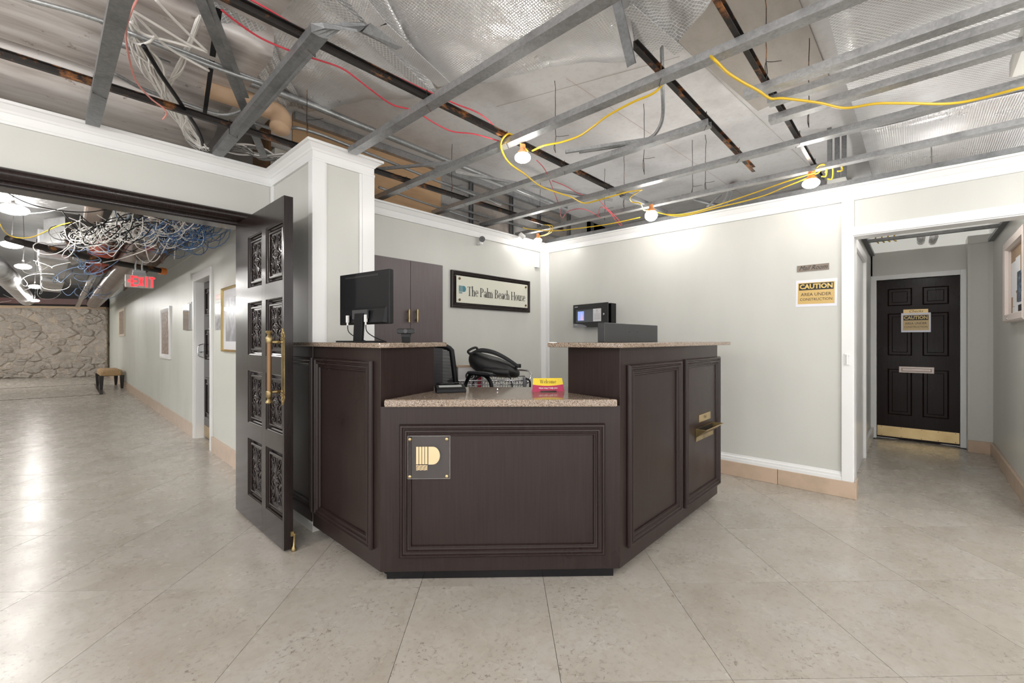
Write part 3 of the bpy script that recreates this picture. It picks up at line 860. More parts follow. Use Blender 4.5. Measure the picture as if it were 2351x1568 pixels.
# brass pull handle
hp = thing('pull_handle', None, None, M=WM[door]); hp.parent = door; hp.matrix_local = Matrix.Identity(4)
hy_ = onx(651, 840, DX).y; hz0, hz1 = onx(648, 929, DX).z, onx(651, 754, DX).z
cz = (hz0 + hz1) / 2; hh = (hz1 - hz0) / 2
b = MB()
prof = [(-1, .002), (-.94, .008), (-.88, .016), (-.80, .022), (-.74, .018), (-.70, .024), (-.66, .02), (.66, .02), (.70, .024), (.74, .018), (.80, .022), (.88, .016), (.94, .008), (1, .002)]
b.loops([[(DX - d_, hy_ - w_ * k, cz + hh * z) for k, d_ in ((-1, 0), (-1, .004), (-.5, .009), (.5, .009), (1, .004), (1, 0))] for z, w_ in prof])
o = b.build('back_plate', M_BRASS, hp, smooth=True)
b = MB()
for sg in (-1, 1):
    for k in range(9):
        a = random.Random(k).uniform(-1, 1)
        b.ball((DX - .009, hy_ + a * .012, cz + sg * hh * (.7 + .028 * k)), .006, 6, 4, (.7, 1, 1))
b.build('leaf_relief', M_BRASS, o, smooth='all')
gz = (onx(640, 785, DX).z, onx(638, 895, DX).z)
gx = DX - .075
b = MB(); b.tube([(gx, hy_, gz[0] + .03), (gx, hy_, gz[1] - .03)], .0125, 12); b.build('grip', mat('worn_bronze_grip', (.20, .115, .055), .38, .6), hp, smooth=True)
for z in gz:
    b = MB(); b.lathe([(0, 0), (.014, 0), (.012, .006), (.006, .014), (.009, .03), (.012, .04), (.008, .05), (.007, .062), (.012, .068)], 12, (DX, hy_, z), (-1, 0, 0)); b.build('mount', M_BRASS, hp, smooth=True)
    sg = 1 if z > cz else -1
    b = MB(); b.lathe([(.013, -.02), (.0165, -.012), (.0165, .012), (.013, .018), (.008, .026), (.016, .038), (.0185, .044), (.015, .05), (0, .053)], 14, (gx, hy_, z + sg * .012), (0, 0, sg)); b.build('finial', M_BRASS, hp, smooth=True)
# kick-down stop at the free edge
b = MB(); k0 = Vector((DX + .03, ny - .012, 0))
b.lathe([(0, .0), (.014, 0), (.016, .006), (.012, .02), (.007, .03), (.006, .085), (.009, .092), (.009, .10), (0, .104)], 12, k0 + Vector((.018, 0, 0)), (0.05, 0, 1))
b.box((DX + .034, ny - .010, .085), (DX + .05, ny, .112)); b.build('kick_stop', M_BRASS, door, smooth=True, label='brass kick-down door stop')

# ================================================================ THINGS ROUND THE DESK
M_CREAM = mat('cream_acrylic', (.66, .655, .56), .22)
M_TEAL = mat('teal_print', (.045, .20, .25), .4)
M_YEL = mat('yellow_card', (.82, .60, .015), .45)
M_MAG = mat('magenta_card', (.42, .004, .07), .45)
M_GREYP = mat('grey_plastic', (.22, .22, .24), .4)

# ---- monitor seen from behind
mL, mR = ond(778, 780, 2.56), ond(892, 780, 2.30)
md = Vector((mR.x - mL.x, mR.y - mL.y, 0)); mw = md.length
MM = frame_m((mL.x, mL.y, UT + .0005), md)
mon = thing('computer_monitor', 'black computer monitor turned away, standing on the raised granite worktop', 'monitor', M=MM)
z0, z1 = .10, .393
def sheet_z(b, lo, hi, r=.012):
    b.box(lo, hi)
b = MB(MM); b.box((0, 0.006, z0), (mw, .03, z1)); b.build('shell', M_BLACK, mon, bevel=.004)
b = MB(MM); b.box((.003, .028, z0 + .003), (mw - .003, .036, z1 - .003)); b.build('bezel', M_BLACKG, mon, bevel=.002)
b = MB(MM); b.box((.012, .0355, z0 + .018), (mw - .012, .0368, z1 - .012)); b.build('screen', M_INK, mon)
b = MB(MM); b.loops([[(mw * .04, .008, z0 + .004), (mw * .96, .008, z0 + .004), (mw * .96, .008, z0 + .10), (mw * .04, .008, z0 + .10)], [(mw * .07, -.012, z0 + .008), (mw * .93, -.012, z0 + .008), (mw * .93, .002, z0 + .085), (mw * .07, .002, z0 + .085)]]); b.build('rear_housing', M_BLACK, mon, bevel=.003)
b = MB(MM); b.box((mw * .13, .0045, z1 - .028), (mw * .8, .0065, z1 - .018)); b.build('vent_slot', M_INK, mon)
b = MB(MM); b.loops([[(mw * .40 - .0, -.03, 0.008), (mw * .40 + .075, -.03, .008), (mw * .40 + .075, -.012, .008), (mw * .40, -.012, .008)], [(mw * .44 + .0, -.034, .16), (mw * .44 + .075, -.034, .16), (mw * .44 + .075, -.014, .16), (mw * .44, -.014, .16)]]); b.build('stand_neck', M_BLACK, mon, bevel=.003)
b = MB(MM); b.prism([(mw * .17, -.07), (mw * .75, -.07), (mw * .80, .04), (mw * .70, .10), (mw * .22, .10), (mw * .12, .04)], 0, .009); b.build('stand_base', M_BLACK, mon, bevel=.003)
b = MB(MM); b.box((mw * .36, -.022, z0 + .03), (mw * .66, -.012, z0 + .08)); b.build('port_recess', M_DGREY, mon)
for x_ in (.27, .64):
    b = MB(MM); b.box((mw * x_ - .008, -.03, z0 + .012), (mw * x_ + .008, -.018, z0 + .052)); b.box((mw * x_ - .005, -.027, z0 - .004), (mw * x_ + .005, -.021, z0 + .014)); pg = b.build('plug', M_WHITEP, mon, bevel=.001)
    sgn = 1 if x_ > .5 else -1
    b = MB(MM); b.tube(bez([(mw * x_, -.024, z0), (mw * x_ + .008, -.022, z0 - .04), (mw * x_ + .04, .0, z0 - .07), (mw * x_ + .075, .05, .0045)], 6), .0028, 6); b.build('cable', M_BLACK, mon, smooth='all')

# ---- webcam
wc = ond(932, 780, 2.26)
WMx = frame_m((wc.x, wc.y, UT + .0005), Vector((ST * .98 + .1, -CT, 0)))
web = thing('webcam', 'black clip-on webcam standing on the raised granite worktop', 'webcam', M=WMx)
b = MB(WMx); b.loops([[(x, y, z) for x, z in ((-.040, .046), (-.046, .054), (-.046, .064), (-.040, .072), (.040, .072), (.046, .064), (.046, .054), (.040, .046))] for y in (-.011, .011)]); b.build('camera_bar', M_BLACKG, web, bevel=.003)
b = MB(WMx); b.lathe([(0, 0), (.012, 0), (.012, .004), (.009, .006), (0, .005)], 14, (0, -.011, .059), (0, -1, 0)); b.build('lens', M_DGREY, web, smooth=True)
b = MB(WMx); b.loops([[(-.026, -.006, .046), (.026, -.006, .046), (.026, .012, .046), (-.026, .012, .046)], [(-.022, -.008, .03), (.022, -.008, .03), (.022, .02, .03), (-.022, .02, .03)], [(-.02, -.002, .0), (.02, -.002, .0), (.02, .03, .0), (-.02, .03, .0)]]); b.build('clip', M_BLACK, web, bevel=.002)

# ---- tall storage cabinet by the pillar
CY0 = YS - .03
cabR = ony(1016, 700, CY0).x; cabT = ony(1010, 608, CY0).z; split = ony(942, 700, CY0).x
M_CAB = mat_wood('plum_brown_laminate', (.095, .076, .078), (.125, .10, .103), .36)
cabL = ony(859, 700, CY0).x
cab = thing('storage_cabinet', 'tall plum-brown cabinet with two brass handled doors', 'cabinet', ((cabL + cabR) / 2, CY0, 0))
box('body', (cabL - .025, CY0 + .012, 0), (cabR, YS - .001, cabT), M_CAB, cab)
for x0, x1, hp_ in ((cabL, split - .002, 934), (split + .002, cabR - .002, 953)):
    d_ = box('door', (x0, CY0 - .006, .08), (x1, CY0 + .012, cabT - .004), M_CAB, cab, bevel=.0015)
    hx = ony(hp_, 725, CY0).x; hz = (ony(hp_, 740, CY0).z, ony(hp_, 711, CY0).z)
    b = MB(); b.lathe([(0, 0), (.011, 0), (.011, hz[1] - hz[0]), (0, hz[1] - hz[0])], 12, (hx, CY0 - .036, hz[0]))
    for z in (hz[0] + .02, hz[1] - .02): b.tube([(hx, CY0 - .006, z), (hx, CY0 - .036, z)], .006, 8)
    b.build('handle', M_BRASS, d_, smooth=True)

# ---- framed name sign
SY = YS
sx0, sx1 = 2.70, 3.868
sz0, sz1 = 1.527, 1.893
SM = frame_m(((sx0 + sx1) / 2, SY, (sz0 + sz1) / 2), (1, 0, 0))
sw_, sh_ = (sx1 - sx0) / 2, (sz1 - sz0) / 2
sign = thing('name_sign', 'cream wall sign lettered The Palm Beach House in a dark moulded frame', 'sign', M=SM)
b = MB(SM); b.box((-sw_ + .01, -.012, -sh_ + .01), (sw_ - .01, 0, sh_ - .01)); b.build('backing', M_DOOR, sign)
b = MB(SM); b.mould(lambda u, v, h_: (u, -h_, v), -sw_, sw_, -sh_, sh_, [(0, 0), (0, .028), (.006, .034), (.012, .034), (.016, .026), (.026, .022), (.03, .028), (.036, .026), (.04, .012), (.04, .010)]); b.build('frame', M_DOOR, sign, smooth=True)
pw_, ph_ = sw_ - .052, sh_ - .05
b = MB(SM); b.box((-pw_, -.034, -ph_), (pw_, -.026, ph_)); pnl = b.build('panel', M_CREAM, sign, bevel=.001)
b = MB()
yp_ = YS - .0345
tx0, tx1 = ony(1072.5, 680, yp_).x, ony(1205.5, 680, yp_).x
tw_ = sum(GLY[c][0] - .03 if c in GLY else .2 for c in 'The Palm Beach House') * (.093 / .7)
tz = (ony(1090, 668, yp_).z + ony(1190, 683, yp_).z) / 2
serif('The Palm Beach House', .093, Matrix.Translation(((tx0 + tx1) / 2, yp_, tz)), b, xs=(tx1 - tx0) / tw_, gap=-.03)
b.build('lettering', M_INK, pnl)
l0, l1 = ony(1053.5, 655, yp_ - .0003), ony(1070, 675, yp_ - .0003)
b = MB(); emblem(b, Matrix.Translation((l0.x, yp_ - .0003, l1.z)), l1.x - l0.x, l0.z - l1.z, 0, False); b.build('emblem', M_TEAL, pnl)
for sx in (-1, 1):
    for sz in (-1, 1):
        b = MB(SM); b.lathe([(0, 0), (.011, 0), (.013, .004), (.011, .010), (0, .012)], 12, (sx * (pw_ - .036), -.034, sz * (ph_ - .028)), (0, -1, 0)); b.build('screw_cap', M_BRASSD, sign, smooth=True)

# ---- round security camera under the crown
sc_ = ony(1107, 549, YS - .07)
scm = thing('security_camera', 'white ball security camera with a dark round face above the sign', 'camera', (sc_.x, YS, sc_.z))
fd = (Vector((0, 0, 1.3)) - sc_).normalized()
b = MB(); b.lathe([(0, -.055), (.018, -.05), (.028, -.035), (.031, -.01), (.031, .012), (.029, .016)], 18, sc_, fd); b.build('shell', M_WHITEP, scm, smooth=True)
b = MB(); b.lathe([(.030, .012), (.0305, .018), (.028, .021), (0, .021)], 18, sc_, fd); fc = b.build('face', mat('dark_camera_face', (.05, .048, .046), .3), scm, smooth=True)
b = MB(); b.lathe([(.007, .02), (.007, .0225), (0, .0225)], 10, sc_ + Vector((0, 0, .004)), fd); b.build('lens', M_INK, fc)
b = MB(); b.ball(sc_ + Vector((-.004, .012, -.04)), .02, 12, 8, (1, 1, 1)); b.tube([sc_ + Vector((-.004, .012, -.04)), (sc_.x - .004, YS, sc_.z - .045)], .012, 10); b.build('mount', M_WHITEP, scm, smooth='all')
b = MB(); b.tube(bez([sc_ + Vector((.0, .06, .02)), sc_ + Vector((.03, .05, .08)), sc_ + Vector((.06, .06, .13))], 6), .0015, 5); b.build('cable', M_WHITEP, scm)
a_, c_ = ony(1229, 580, YS - .02), ony(1237, 615, YS - .02)
box('wall_box', (a_.x, YS - .03, c_.z), (c_.x, YS - .0005, a_.z), M_WHITEP, bevel=.003, label='small white box high on the sign wall beside the corner board', cat='wall box')

# ---- fire alarm panel with its cover ajar on the mail room wall
bY0, bY1 = onx(1414.5, 720, XR).y, onx(1345, 720, XR).y
fz0, fz1 = 1.35, 1.60
fp = thing('alarm_panel', 'black wall alarm panel with a lit screen behind its hinged cover', 'alarm panel', (XR, (bY0 + bY1) / 2, fz0))
b = MB()
for lo, hi in (((XR - .10, bY0, fz0), (XR - .0005, bY0 + .006, fz1)), ((XR - .10, bY1 - .006, fz0), (XR - .0005, bY1, fz1)), ((XR - .10, bY0 + .006, fz0), (XR - .0005, bY1 - .006, fz0 + .006)), ((XR - .10, bY0 + .006, fz1 - .006), (XR - .0005, bY1 - .006, fz1)), ((XR - .008, bY0 + .006, fz0 + .006), (XR - .0005, bY1 - .006, fz1 - .006))): b.box(lo, hi)
b.build('box', M_BLACK, fp)
cl_, cr_ = onx(1316, 740, 4.09), onx(1395, 740, 3.99)
FPM = frame_m((cl_.x, cl_.y, fz0 - .002), Vector((cr_.x - cl_.x, cr_.y - cl_.y, 0)))
fw = math.hypot(cr_.x - cl_.x, cr_.y - cl_.y); fh = fz1 - fz0 + .004
b = MB(FPM)
wx0, wx1, wz0, wz1 = fw * .055, fw * .835, fh * .22, fh * .78
for lo, hi in (((0, 0, 0), (fw, .014, wz0)), ((0, 0, wz1), (fw, .014, fh)), ((0, 0, wz0), (wx0, .014, wz1)), ((wx1, 0, wz0), (fw, .014, wz1))): b.box(lo, hi)
cv = b.build('cover', mat('satin_black_metal', (.022, .022, .024), .35), fp)
b = MB(FPM); b.box((wx0, .004, wz0), (wx1, .006, wz1)); b.build('window', M_GLASS, cv)
b = MB(FPM); b.box((wx0 - .004, .016, wz0 - .004), (wx1 + .004, .024, wz1 + .004)); b.build('inner_plate', mat('slate_plate', (.10, .115, .125), .4), cv)
b = MB(FPM); b.box((fw * .12, .012, fh * .30), (fw * .30, .016, fh * .70)); b.build('screen', mat_emit('alarm_screen', (.25, .36, .85), .32), cv)
b = MB(FPM); b.face([(fw * .20, .0118, fh * .31), (fw * .29, .0118, fh * .31), (fw * .255, .0118, fh * .60), (fw * .225, .0118, fh * .68)]); b.build('screen_image', mat_emit('alarm_screen_image', (.62, .42, .55), .28), cv)
b = MB(FPM); b.box((fw * .60, -.001, fh * .235), (fw * .825, .0, fh * .77)); nt_ = b.build('notice_card', M_PAPER, cv)
b = MB()
sans('NOTICE', .011, FPM @ Matrix.Translation((fw * .712, -.0012, fh * .62)), b)
b.mesh([FPM @ Vector((fw * .712 + math.cos(k * .785) * .006, -.002, fh * .70 + math.sin(k * .785) * .006)) for k in range(8)], [list(range(8))])
for k in range(6): b.face([FPM @ Vector((fw * x, -.002, fh * (.54 - k * .045 + dz))) for x, dz in ((.63, 0), (.80, 0), (.80, .008), (.63, .008))])
b.build('print', mat('grey_print', (.22, .20, .21), .6), nt_)
b = MB(FPM); b.lathe([(0, 0), (.012, 0), (.012, .004), (.008, .007), (0, .007)], 12, (fw * .90, 0, fh * .52), (0, -1, 0)); b.build('lock', M_CHROME, cv, smooth=True)
b = MB(FPM); b.mesh([(0, -.0008, 0)] + [(fw * .42 * math.cos(k * .1963), -.0008, fh * .165 * math.sin(k * .1963)) for k in range(9)], [list(range(10))]); b.build('badge', M_GREYP, cv)
b = MB(FPM)
for k, (x_, z_) in enumerate(((.05, .885), (.075, .885), (.10, .885), (.125, .89), (.05, .10), (.08, .10), (.11, .10))): b.box((fw * x_, -.0016, fh * z_), (fw * (x_ + .018), -.001, fh * (z_ + .03)))
b.build('brand_marks', M_PAPER, cv, kind='stuff')
hk = onx(1377, 757, 4.0)
b = MB(); b.tube([hk + Vector((0, 0, .035)), hk, hk + Vector((0, .012, -.012)), hk + Vector((0, .012, -.035)), hk + Vector((0, 0, -.045)), hk + Vector((0, -.012, -.035)), hk + Vector((0, -.012, -.012)), hk], .005, 6); b.build('hook', M_BLACK, fp, smooth='all')

# ---- long black metal box on the raised worktop
la, lb = ony(1388, 760, 1.27), ony(1510, 760, 1.27)
lz = ony(1388, 740.5, 1.27).z
lbx = thing('metal_case', 'long low black metal case lying on the raised granite worktop', 'case', ((la.x + lb.x) / 2, 1.29, UT))
box('body', (la.x, 1.27, UT + .0005), (lb.x, 1.315, lz), mat('textured_black_metal', (.035, .036, .038), .45, bump=(150, .15, .001)), lbx, bevel=.003)
for px_ in (1445, 1463):
    q = ony(px_, 762, 1.27); b = MB(); b.lathe([(0, 0), (.0035, 0), (.0035, .0012), (0, .0012)], 8, (q.x, 1.2705, q.z), (0, -1, 0)); b.build('screw_hole', M_INK, lbx)

# ---- signature pad
sp = onz(1012, 903, LT); sq = onz(1071, 901, LT)
SPM = frame_m((sp.x, sp.y, LT + .0005), Vector((sq.x - sp.x, sq.y - sp.y, 0)))
w = (sq - sp).length
pad = thing('signature_pad', 'black electronic signature pad with stylus on the low granite worktop', 'signature pad', M=SPM)
b = MB(SPM); b.loops([[(-.022 + x, y, z) for y, z in ((0, 0), (.0, .016), (.02, .026), (.085, .040), (.10, .036), (.105, 0))] for x in (0, w + .022)]); b.build('body', M_BLACK, pad, bevel=.003)
b = MB(SPM); b.face([(-.005, .03, .0290), (w - .02, .03, .0290), (w - .02, .066, .0368), (-.005, .066, .0368)]); b.build('glass', mat('pale_lcd', (.36, .37, .36), .15), pad)
b = MB(SPM); b.tube([(-.015, .088, .044), (w - .03, .088, .044)], .0045, 8); b.build('stylus', M_BLACKG, pad, smooth='all')
b = MB(SPM); b.tube(bez([(w - .03, .088, .044), (w + .0, .09, .05), (w + .012, .10, .02), (w - .01, .13, .004)], 6), .0018, 6); b.build('tether', M_BLACK, pad, smooth='all')

# ---- welcome card, folded tent
wl, wr_ = onz(1222, 900, LT), onz(1296, 899, LT)
WCM = frame_m((wl.x, wl.y, LT + .0005), Vector((wr_.x - wl.x, wr_.y - wl.y, 0)))
ww = (wr_ - wl).length; wh = .076; lean = .022
wcard = thing('welcome_card', 'yellow and magenta folded tent card lettered Welcome', 'desk card', M=WCM)
b = MB(WCM); n_ = 8
zc = lambda u: wh * (.535 - .10 * (1 - (2 * u - 1) ** 2))
P_ = lambda u, z: ((u + (.5 - u) * .10 * z / wh) * ww, lean * z / wh, z)
for i in range(n_):
    u0, u1 = i / n_, (i + 1) / n_
    b.face([P_(u0, zc(u0)), P_(u1, zc(u1)), P_(u1, wh), P_(u0, wh)])
b.build('yellow_half', M_YEL, wcard)
b = MB(WCM)
foot = lambda u: 0 if u < .25 or u >= .75 else .006
for i in range(n_):
    u0, u1 = i / n_, (i + 1) / n_
    b.face([P_(u0, foot((u0 + u1) / 2)), P_(u1, foot((u0 + u1) / 2)), P_(u1, zc(u1)), P_(u0, zc(u0))])
b.build('magenta_half', M_MAG, wcard)
b = MB(WCM); b.face([(ww * .05, lean, wh), (ww * .95, lean, wh), (ww, lean * 2 + .02, 0), (0, lean * 2 + .02, 0)]); b.build('back_half', M_PAPER, wcard)
tilt = Matrix.Rotation(-math.atan2(lean, wh), 4, 'X')
b = MB(); serif('Welcome', .021, WCM @ Matrix.Translation((ww * .5, lean * .73, wh * .74)) @ tilt, b, xs=1.05, thick=.001); b.build('lettering', mat('brown_ink', (.09, .05, .01), .5), wcard)
b = MB(); sans('How may I help you', .0115, WCM @ Matrix.Translation((ww * .5, lean * .27, wh * .27)) @ tilt, b, bold=.0003, xs=1.15); b.build('lettering', M_PAPER, wcard)

# ---- small chrome call knob on the counter
kb = onz(1142, 897, LT)
b = MB(); b.lathe([(0, 0), (.010, 0), (.011, .003), (.006, .006), (.005, .012), (.009, .016), (.010, .022), (.006, .027), (0, .028)], 14, (kb.x, kb.y, LT + .0005)); b.build('desk_knob', M_CHROME, smooth=True, label='tiny chrome knob standing on the low granite worktop', cat='knob')

# ================================================================ SIGNS ON THE MAIL ROOM WALL
XM = frame_m((XR, 0, 0), (0, -1, 0))      # local x runs along -Y, faces the room
def wallplate(px0, py0, px1, py1, X=XR):
    a, c = onx(px0, py0, X), onx(px1, py1, X)
    return a, c
a, c = Vector((0, .705, 1.820)), Vector((0, .492, 1.746))
mr = thing('mail_room_plate', 'small bronze plate lettered Mail Room in script', 'sign plate', (XR, .6, 1.746))
a.z = onx(1829, 611, XR).z; c.z = onx(1903, 618.5, XR).z
b = MB(); b.box((XR - .004, c.y, c.z), (XR - .0005, a.y, a.z)); b.build('plate', mat('brushed_bronze', (.20, .165, .135), .35, .6), mr)
b = MB(); sans('Mail Room', .052, frame_m((XR - .0045, (a.y + c.y) / 2, (a.z + c.z) / 2), (0, -1, 0)), b, shear=.45, xs=.82); b.build('lettering', M_INK, mr)

def caution(name, M, w, h_, label, rot=0., plate=None):
    """laminated caution sheet centred on M's origin, facing local -y"""
    M = M @ Matrix.Rotation(rot, 4, 'Y')
    s_ = thing(name, label, 'caution sign', M=M)
    b = MB(M); b.box((-w / 2, -.0015, -h_ / 2), (w / 2, -.0003, h_ / 2)); b.build('laminate', mat(name + '_laminate', (.70, .70, .76), .12), s_)
    iw, ih = w * .445, h_ * .40
    b = MB(M); b.face([(x, -.0018, z) for x, z in ((-iw, -ih), (iw, -ih), (iw, ih), (-iw, ih))]); b.build('sheet', mat(name + '_sheet', (.56, .37, .10), .22), s_)
    b = MB(M); b.face([(x, -.0021, z) for x, z in ((-iw * .94, ih * .30), (iw * .94, ih * .30), (iw * .94, ih * .93), (-iw * .94, ih * .93))]); b.build('heading_bar', M_INK, s_)
    b = MB(); sans('CAUTION', h_ * .24, M @ Matrix.Translation((0, -.0016, ih * .615)), b, xs=w / h_ * .74, bold=h_ * .008); b.build('heading', mat(name + '_heading', (.66, .46, .12), .22), s_)
    b = MB(); sans('AREA UNDER', h_ * .165, M @ Matrix.Translation((0, -.0016, -ih * .12)), b, xs=w / h_ * .735); sans('CONSTRUCTION', h_ * .14, M @ Matrix.Translation((0, -.0016, -ih * .58)), b, xs=w / h_ * .72); b.build('lettering', M_INK, s_)
    return s_
a, c = onx(1827, 645, XR), onx(1922, 699, XR)
caution('caution_notice', frame_m((XR, (a.y + c.y) / 2, (onx(1827, 674, XR).z + onx(1922, 671, XR).z) / 2), (0, -1, 0)), a.y - c.y, .215, 'laminated caution sheet on the wall under the mail room plate', .012)
# white clasp on the casing
q = onx(1945, 825, XR - .02)
cl = thing('door_clasp', 'small white metal clasp on the hallway casing', 'clasp', (XR - .02, q.y, q.z - .04))
for z in (-.036, .036): box('mount', (XR - .029, q.y - .016, q.z + z - .008), (XR - .0205, q.y + .016, q.z + z + .008), M_WHITEP, cl, bevel=.002)
b = MB(); b.tube([(XR - .034, q.y, q.z - .036), (XR - .034, q.y, q.z + .036)], .006, 8); b.build('bar', M_WHITEP, cl, smooth=True)

# ================================================================ HALLWAY
XF = XD + .035                      # face of the mahogany door
dy0, dy1 = .343, -.373
dr = thing('door_2', 'dark mahogany six-panel door with brass kick plate', None, (XF, 0, 0), kind='structure')
box('slab', (XF, dy1, .01), (XF + .04, dy0, 1.938), M_HALLDOOR, dr)
for (u0, u1) in ((.10, .30), (-.33, -.13)) :
    pass
cols_ = ((.055, .345 - .055), (.39, .63)); pass
ys_ = [(dy0 - .10, dy0 - .32), (dy0 - .41, dy0 - .63)]
for (ya, yb) in ys_:
    for (za, zb2) in ((1.62, 1.83), (1.02, 1.53), (.30, .86)):
        b = MB(); b.mould(lambda u, v, h_: (XF - h_, u, v), yb, ya, za, zb2, [(0, 0), (0, .004), (.006, .006), (.02, -.006), (.03, -.006), (.045, .004), (.05, .004)])
        b.face([(XF - .004, u, v) for u, v in ((yb + .05, za + .05), (ya - .05, za + .05), (ya - .05, zb2 - .05), (yb + .05, zb2 - .05))]); b.build('raised_panel', M_HALLDOOR, dr)
k0 = onx(2014, 977, XF); k1 = onx(2203, 1022, XF)
box('kick_plate', (XF - .004, k1.y, .03), (XF - .0005, k0.y, .03 + .125), M_BRASSL, dr, bevel=.001)
for y_ in (.30, .12, -.06, -.2, -.34):
    for z_ in (.042, .143):
        b = MB(); b.lathe([(0, 0), (.0045, 0), (.003, .002), (0, .002)], 8, (XF - .004, y_, z_), (-1, 0, 0)); b.build('screw', M_BRASSD, dr)
m0, m1 = onx(2064, 841, XF), onx(2145, 858, XF)
M_PLATE = mat('pale_bronze_plate', (.52, .44, .40), .35, .3)
sl = box('mail_slot', (XF - .008, m1.y, m1.z), (XF - .0005, m0.y, m0.z), M_PLATE, dr, bevel=.002)
b = MB(); b.mould(lambda u, v, h_: (XF - .008 - h_, u, v), m1.y + .022, m0.y - .022, m1.z + .016, m0.z - .016, [(0, 0), (0, .003), (.004, .004), (.008, .001)]); b.build('flap_edge', M_PLATE, sl)
ck0, ck1 = onx(2074, 711, XF), onx(2131, 720, XF)
M_CHK = mat('gold_name_plate', (.55, .40, .19), .35, .4)
cp = thing('checks_plate', 'small gold plate lettered Checks on the mahogany door', 'sign plate', (XF, (ck0.y + ck1.y) / 2, ck1.z))
box('plate', (XF - .009, ck1.y, ck1.z), (XF - .0065, ck0.y, ck0.z), M_CHK, cp)
b = MB(); sans('Checks', .042, frame_m((XF - .0095, (ck0.y + ck1.y) / 2, (ck0.z + ck1.z) / 2 + .004), (0, -1, 0)), b, shear=.4); b.build('lettering', M_INK, cp)
a, c = onx(2069, 720, XF), onx(2137, 761, XF)
caution('caution_notice', frame_m((XF - .010, (a.y + c.y) / 2, (onx(2069, 741, XF).z + onx(2137, 740, XF).z) / 2), (0, -1, 0)), a.y - c.y, a.z - c.z + .01, 'laminated caution sheet taped on the mahogany door')

# ---- notice board in a pale case on the hallway wall
HY = -.605
nb0 = ony(2304, 660, HY + .05).x; nz0, nz1 = 1.355, 2.02
nb = thing('notice_board', 'pale framed notice board pinned with papers on the hallway wall', 'notice board', (nb0 - .3, HY, nz0))
M_NBF = mat('pale_pink_frame', (.68, .60, .56), .35)
nbx0 = ony(2349, 660, HY + .05).x
b = MB(); b.mould(lambda u, v, h_: (u, HY + h_, v), nbx0, nb0, nz0, nz1, [(0, 0), (0, .05), (.012, .056), (.06, .05), (.07, .03), (.07, .012)]); b.build('frame', M_NBF, nb)
box('cork', (nbx0 + .05, HY + .004, nz0 + .05), (nb0 - .05, HY + .014, nz1 - .05), mat('tan_cork', (.34, .235, .15), .8), nb)
b = MB(); b.face([(x, HY + .028, z) for x, z in ((nbx0 + .065, nz0 + .065), (nb0 - .065, nz0 + .065), (nb0 - .065, nz1 - .065), (nbx0 + .065, nz1 - .065))]); b.build('glass', M_GLASS, nb)
rp = random.Random(4)
for (x_, z_, w, h_, mm) in ((.20, 1.70, .21, .28, M_PAPER), (.40, 1.73, .2, .26, M_PAPER), (.46, 1.62, .18, .24, mat('dark_poster', (.03, .045, .07), .4, var=(30, (.2, .3, .4), .5, .6))), (.25, 1.53, .16, .10, M_PAPER), (.52, 1.50, .2, .15, M_PAPER), (.34, 1.46, .15, .09, M_PAPER), (.72, 1.68, .2, .28, M_PAPER), (.90, 1.6, .2, .26, M_PAPER), (.22, 1.445, .10, .06, M_PAPER), (.5, 1.43, .16, .1, mat('black_strip', (.02, .02, .03), .5))):
    x1 = nb0 - x_
    if x1 - w / 2 < nbx0 + .06: continue
    box('notice', (x1 - w / 2, HY + .0145, z_ - h_ / 2), (x1 + w / 2, HY + .0155 + .002 * rp.random(), z_ + h_ / 2), mm, nb)
b = MB(); b.lathe([(0, 0), (.01, 0), (.009, .006), (0, .008)], 10, (nb0 - .22, HY + .052, nz0 + .03), (0, 1, 0)); b.build('lock', M_CHROME, nb, smooth=True)

# ================================================================ STRIPPED CEILING
ZF, ZB = 2.43, 2.468
HAT = [(-.03, 0), (.03, 0), (.03, .036), (.024, .036), (.024, .003), (-.024, .003), (-.024, .036), (-.03, .036)]
CCH = [(-.011, 0), (.011, 0), (.011, .004), (-.006, .004), (-.006, .034), (.011, .034), (.011, .038), (-.011, .038)]
LF = 'long galvanised hat channel crossing the stripped ceiling grid'
GF = 'galvanised channels of the stripped ceiling'
def channel(name, p, q, prof, m, label, group, cat='ceiling channel'):
    b = MB(); b.sweep(p, q, prof); return b.build(name, m, label=label, cat=cat, group=group)
for X, y0, y1, LF in ((.19, 3.44, -1.6, 'long dull hat channel resting over the wide doorway crown'), (1.379, 2.71, -1.6, 'long hat channel ending at the pillar crown'), (1.985, 3.44, -1.6, 'long hat channel first past the pillar over the sign wall'), (3.222, 3.44, -1.6, 'long hat channel crossing above the wavy drooping yellow cord'), (3.79, 3.44, -1.6, 'long hat channel beside the lights of the mail room wall')):
    channel('furring_channel', (X, y0, ZF), (X, y1, ZF), HAT, M_STEEL if X > 1 else M_STEEL_D, LF, GF)
channel('furring_channel', (2.59, 3.44, ZF), (2.59, .86, ZF), HAT, M_STEEL, 'galvanised hat channel that stops short at a rusty iron runner', GF)
M_SPANGLE = mat_steel('spangled_steel', (.50, .505, .51), .36, .7)
for X, y0, z, lb in ((2.415, .63, ZF, 'bright free-ended channel of three, the one beside the stained board'), (2.575, .56, ZF + .002, 'middle one of the three bright free-ended channels'), (2.785, .60, ZF, 'bright free-ended channel of three, the one toward the mail room wall')):
    channel('furring_channel', (X, y0, z), (X, -1.6, z), HAT, M_SPANGLE, lb, GF)
channel('track_channel', (2.68, .31, 2.56), (2.68, -1.6, 2.56), [(-.02, 0), (.02, 0), (.02, .02), (-.02, .02)], M_STEEL_D, 'dark flat strip above the bright spangled channels', GF)
channel('perimeter_track', (4.205, 3.30, 2.392), (4.205, -2.2, 2.392), HAT, M_STEEL_D, 'dull perimeter track over the mail room wall', GF)
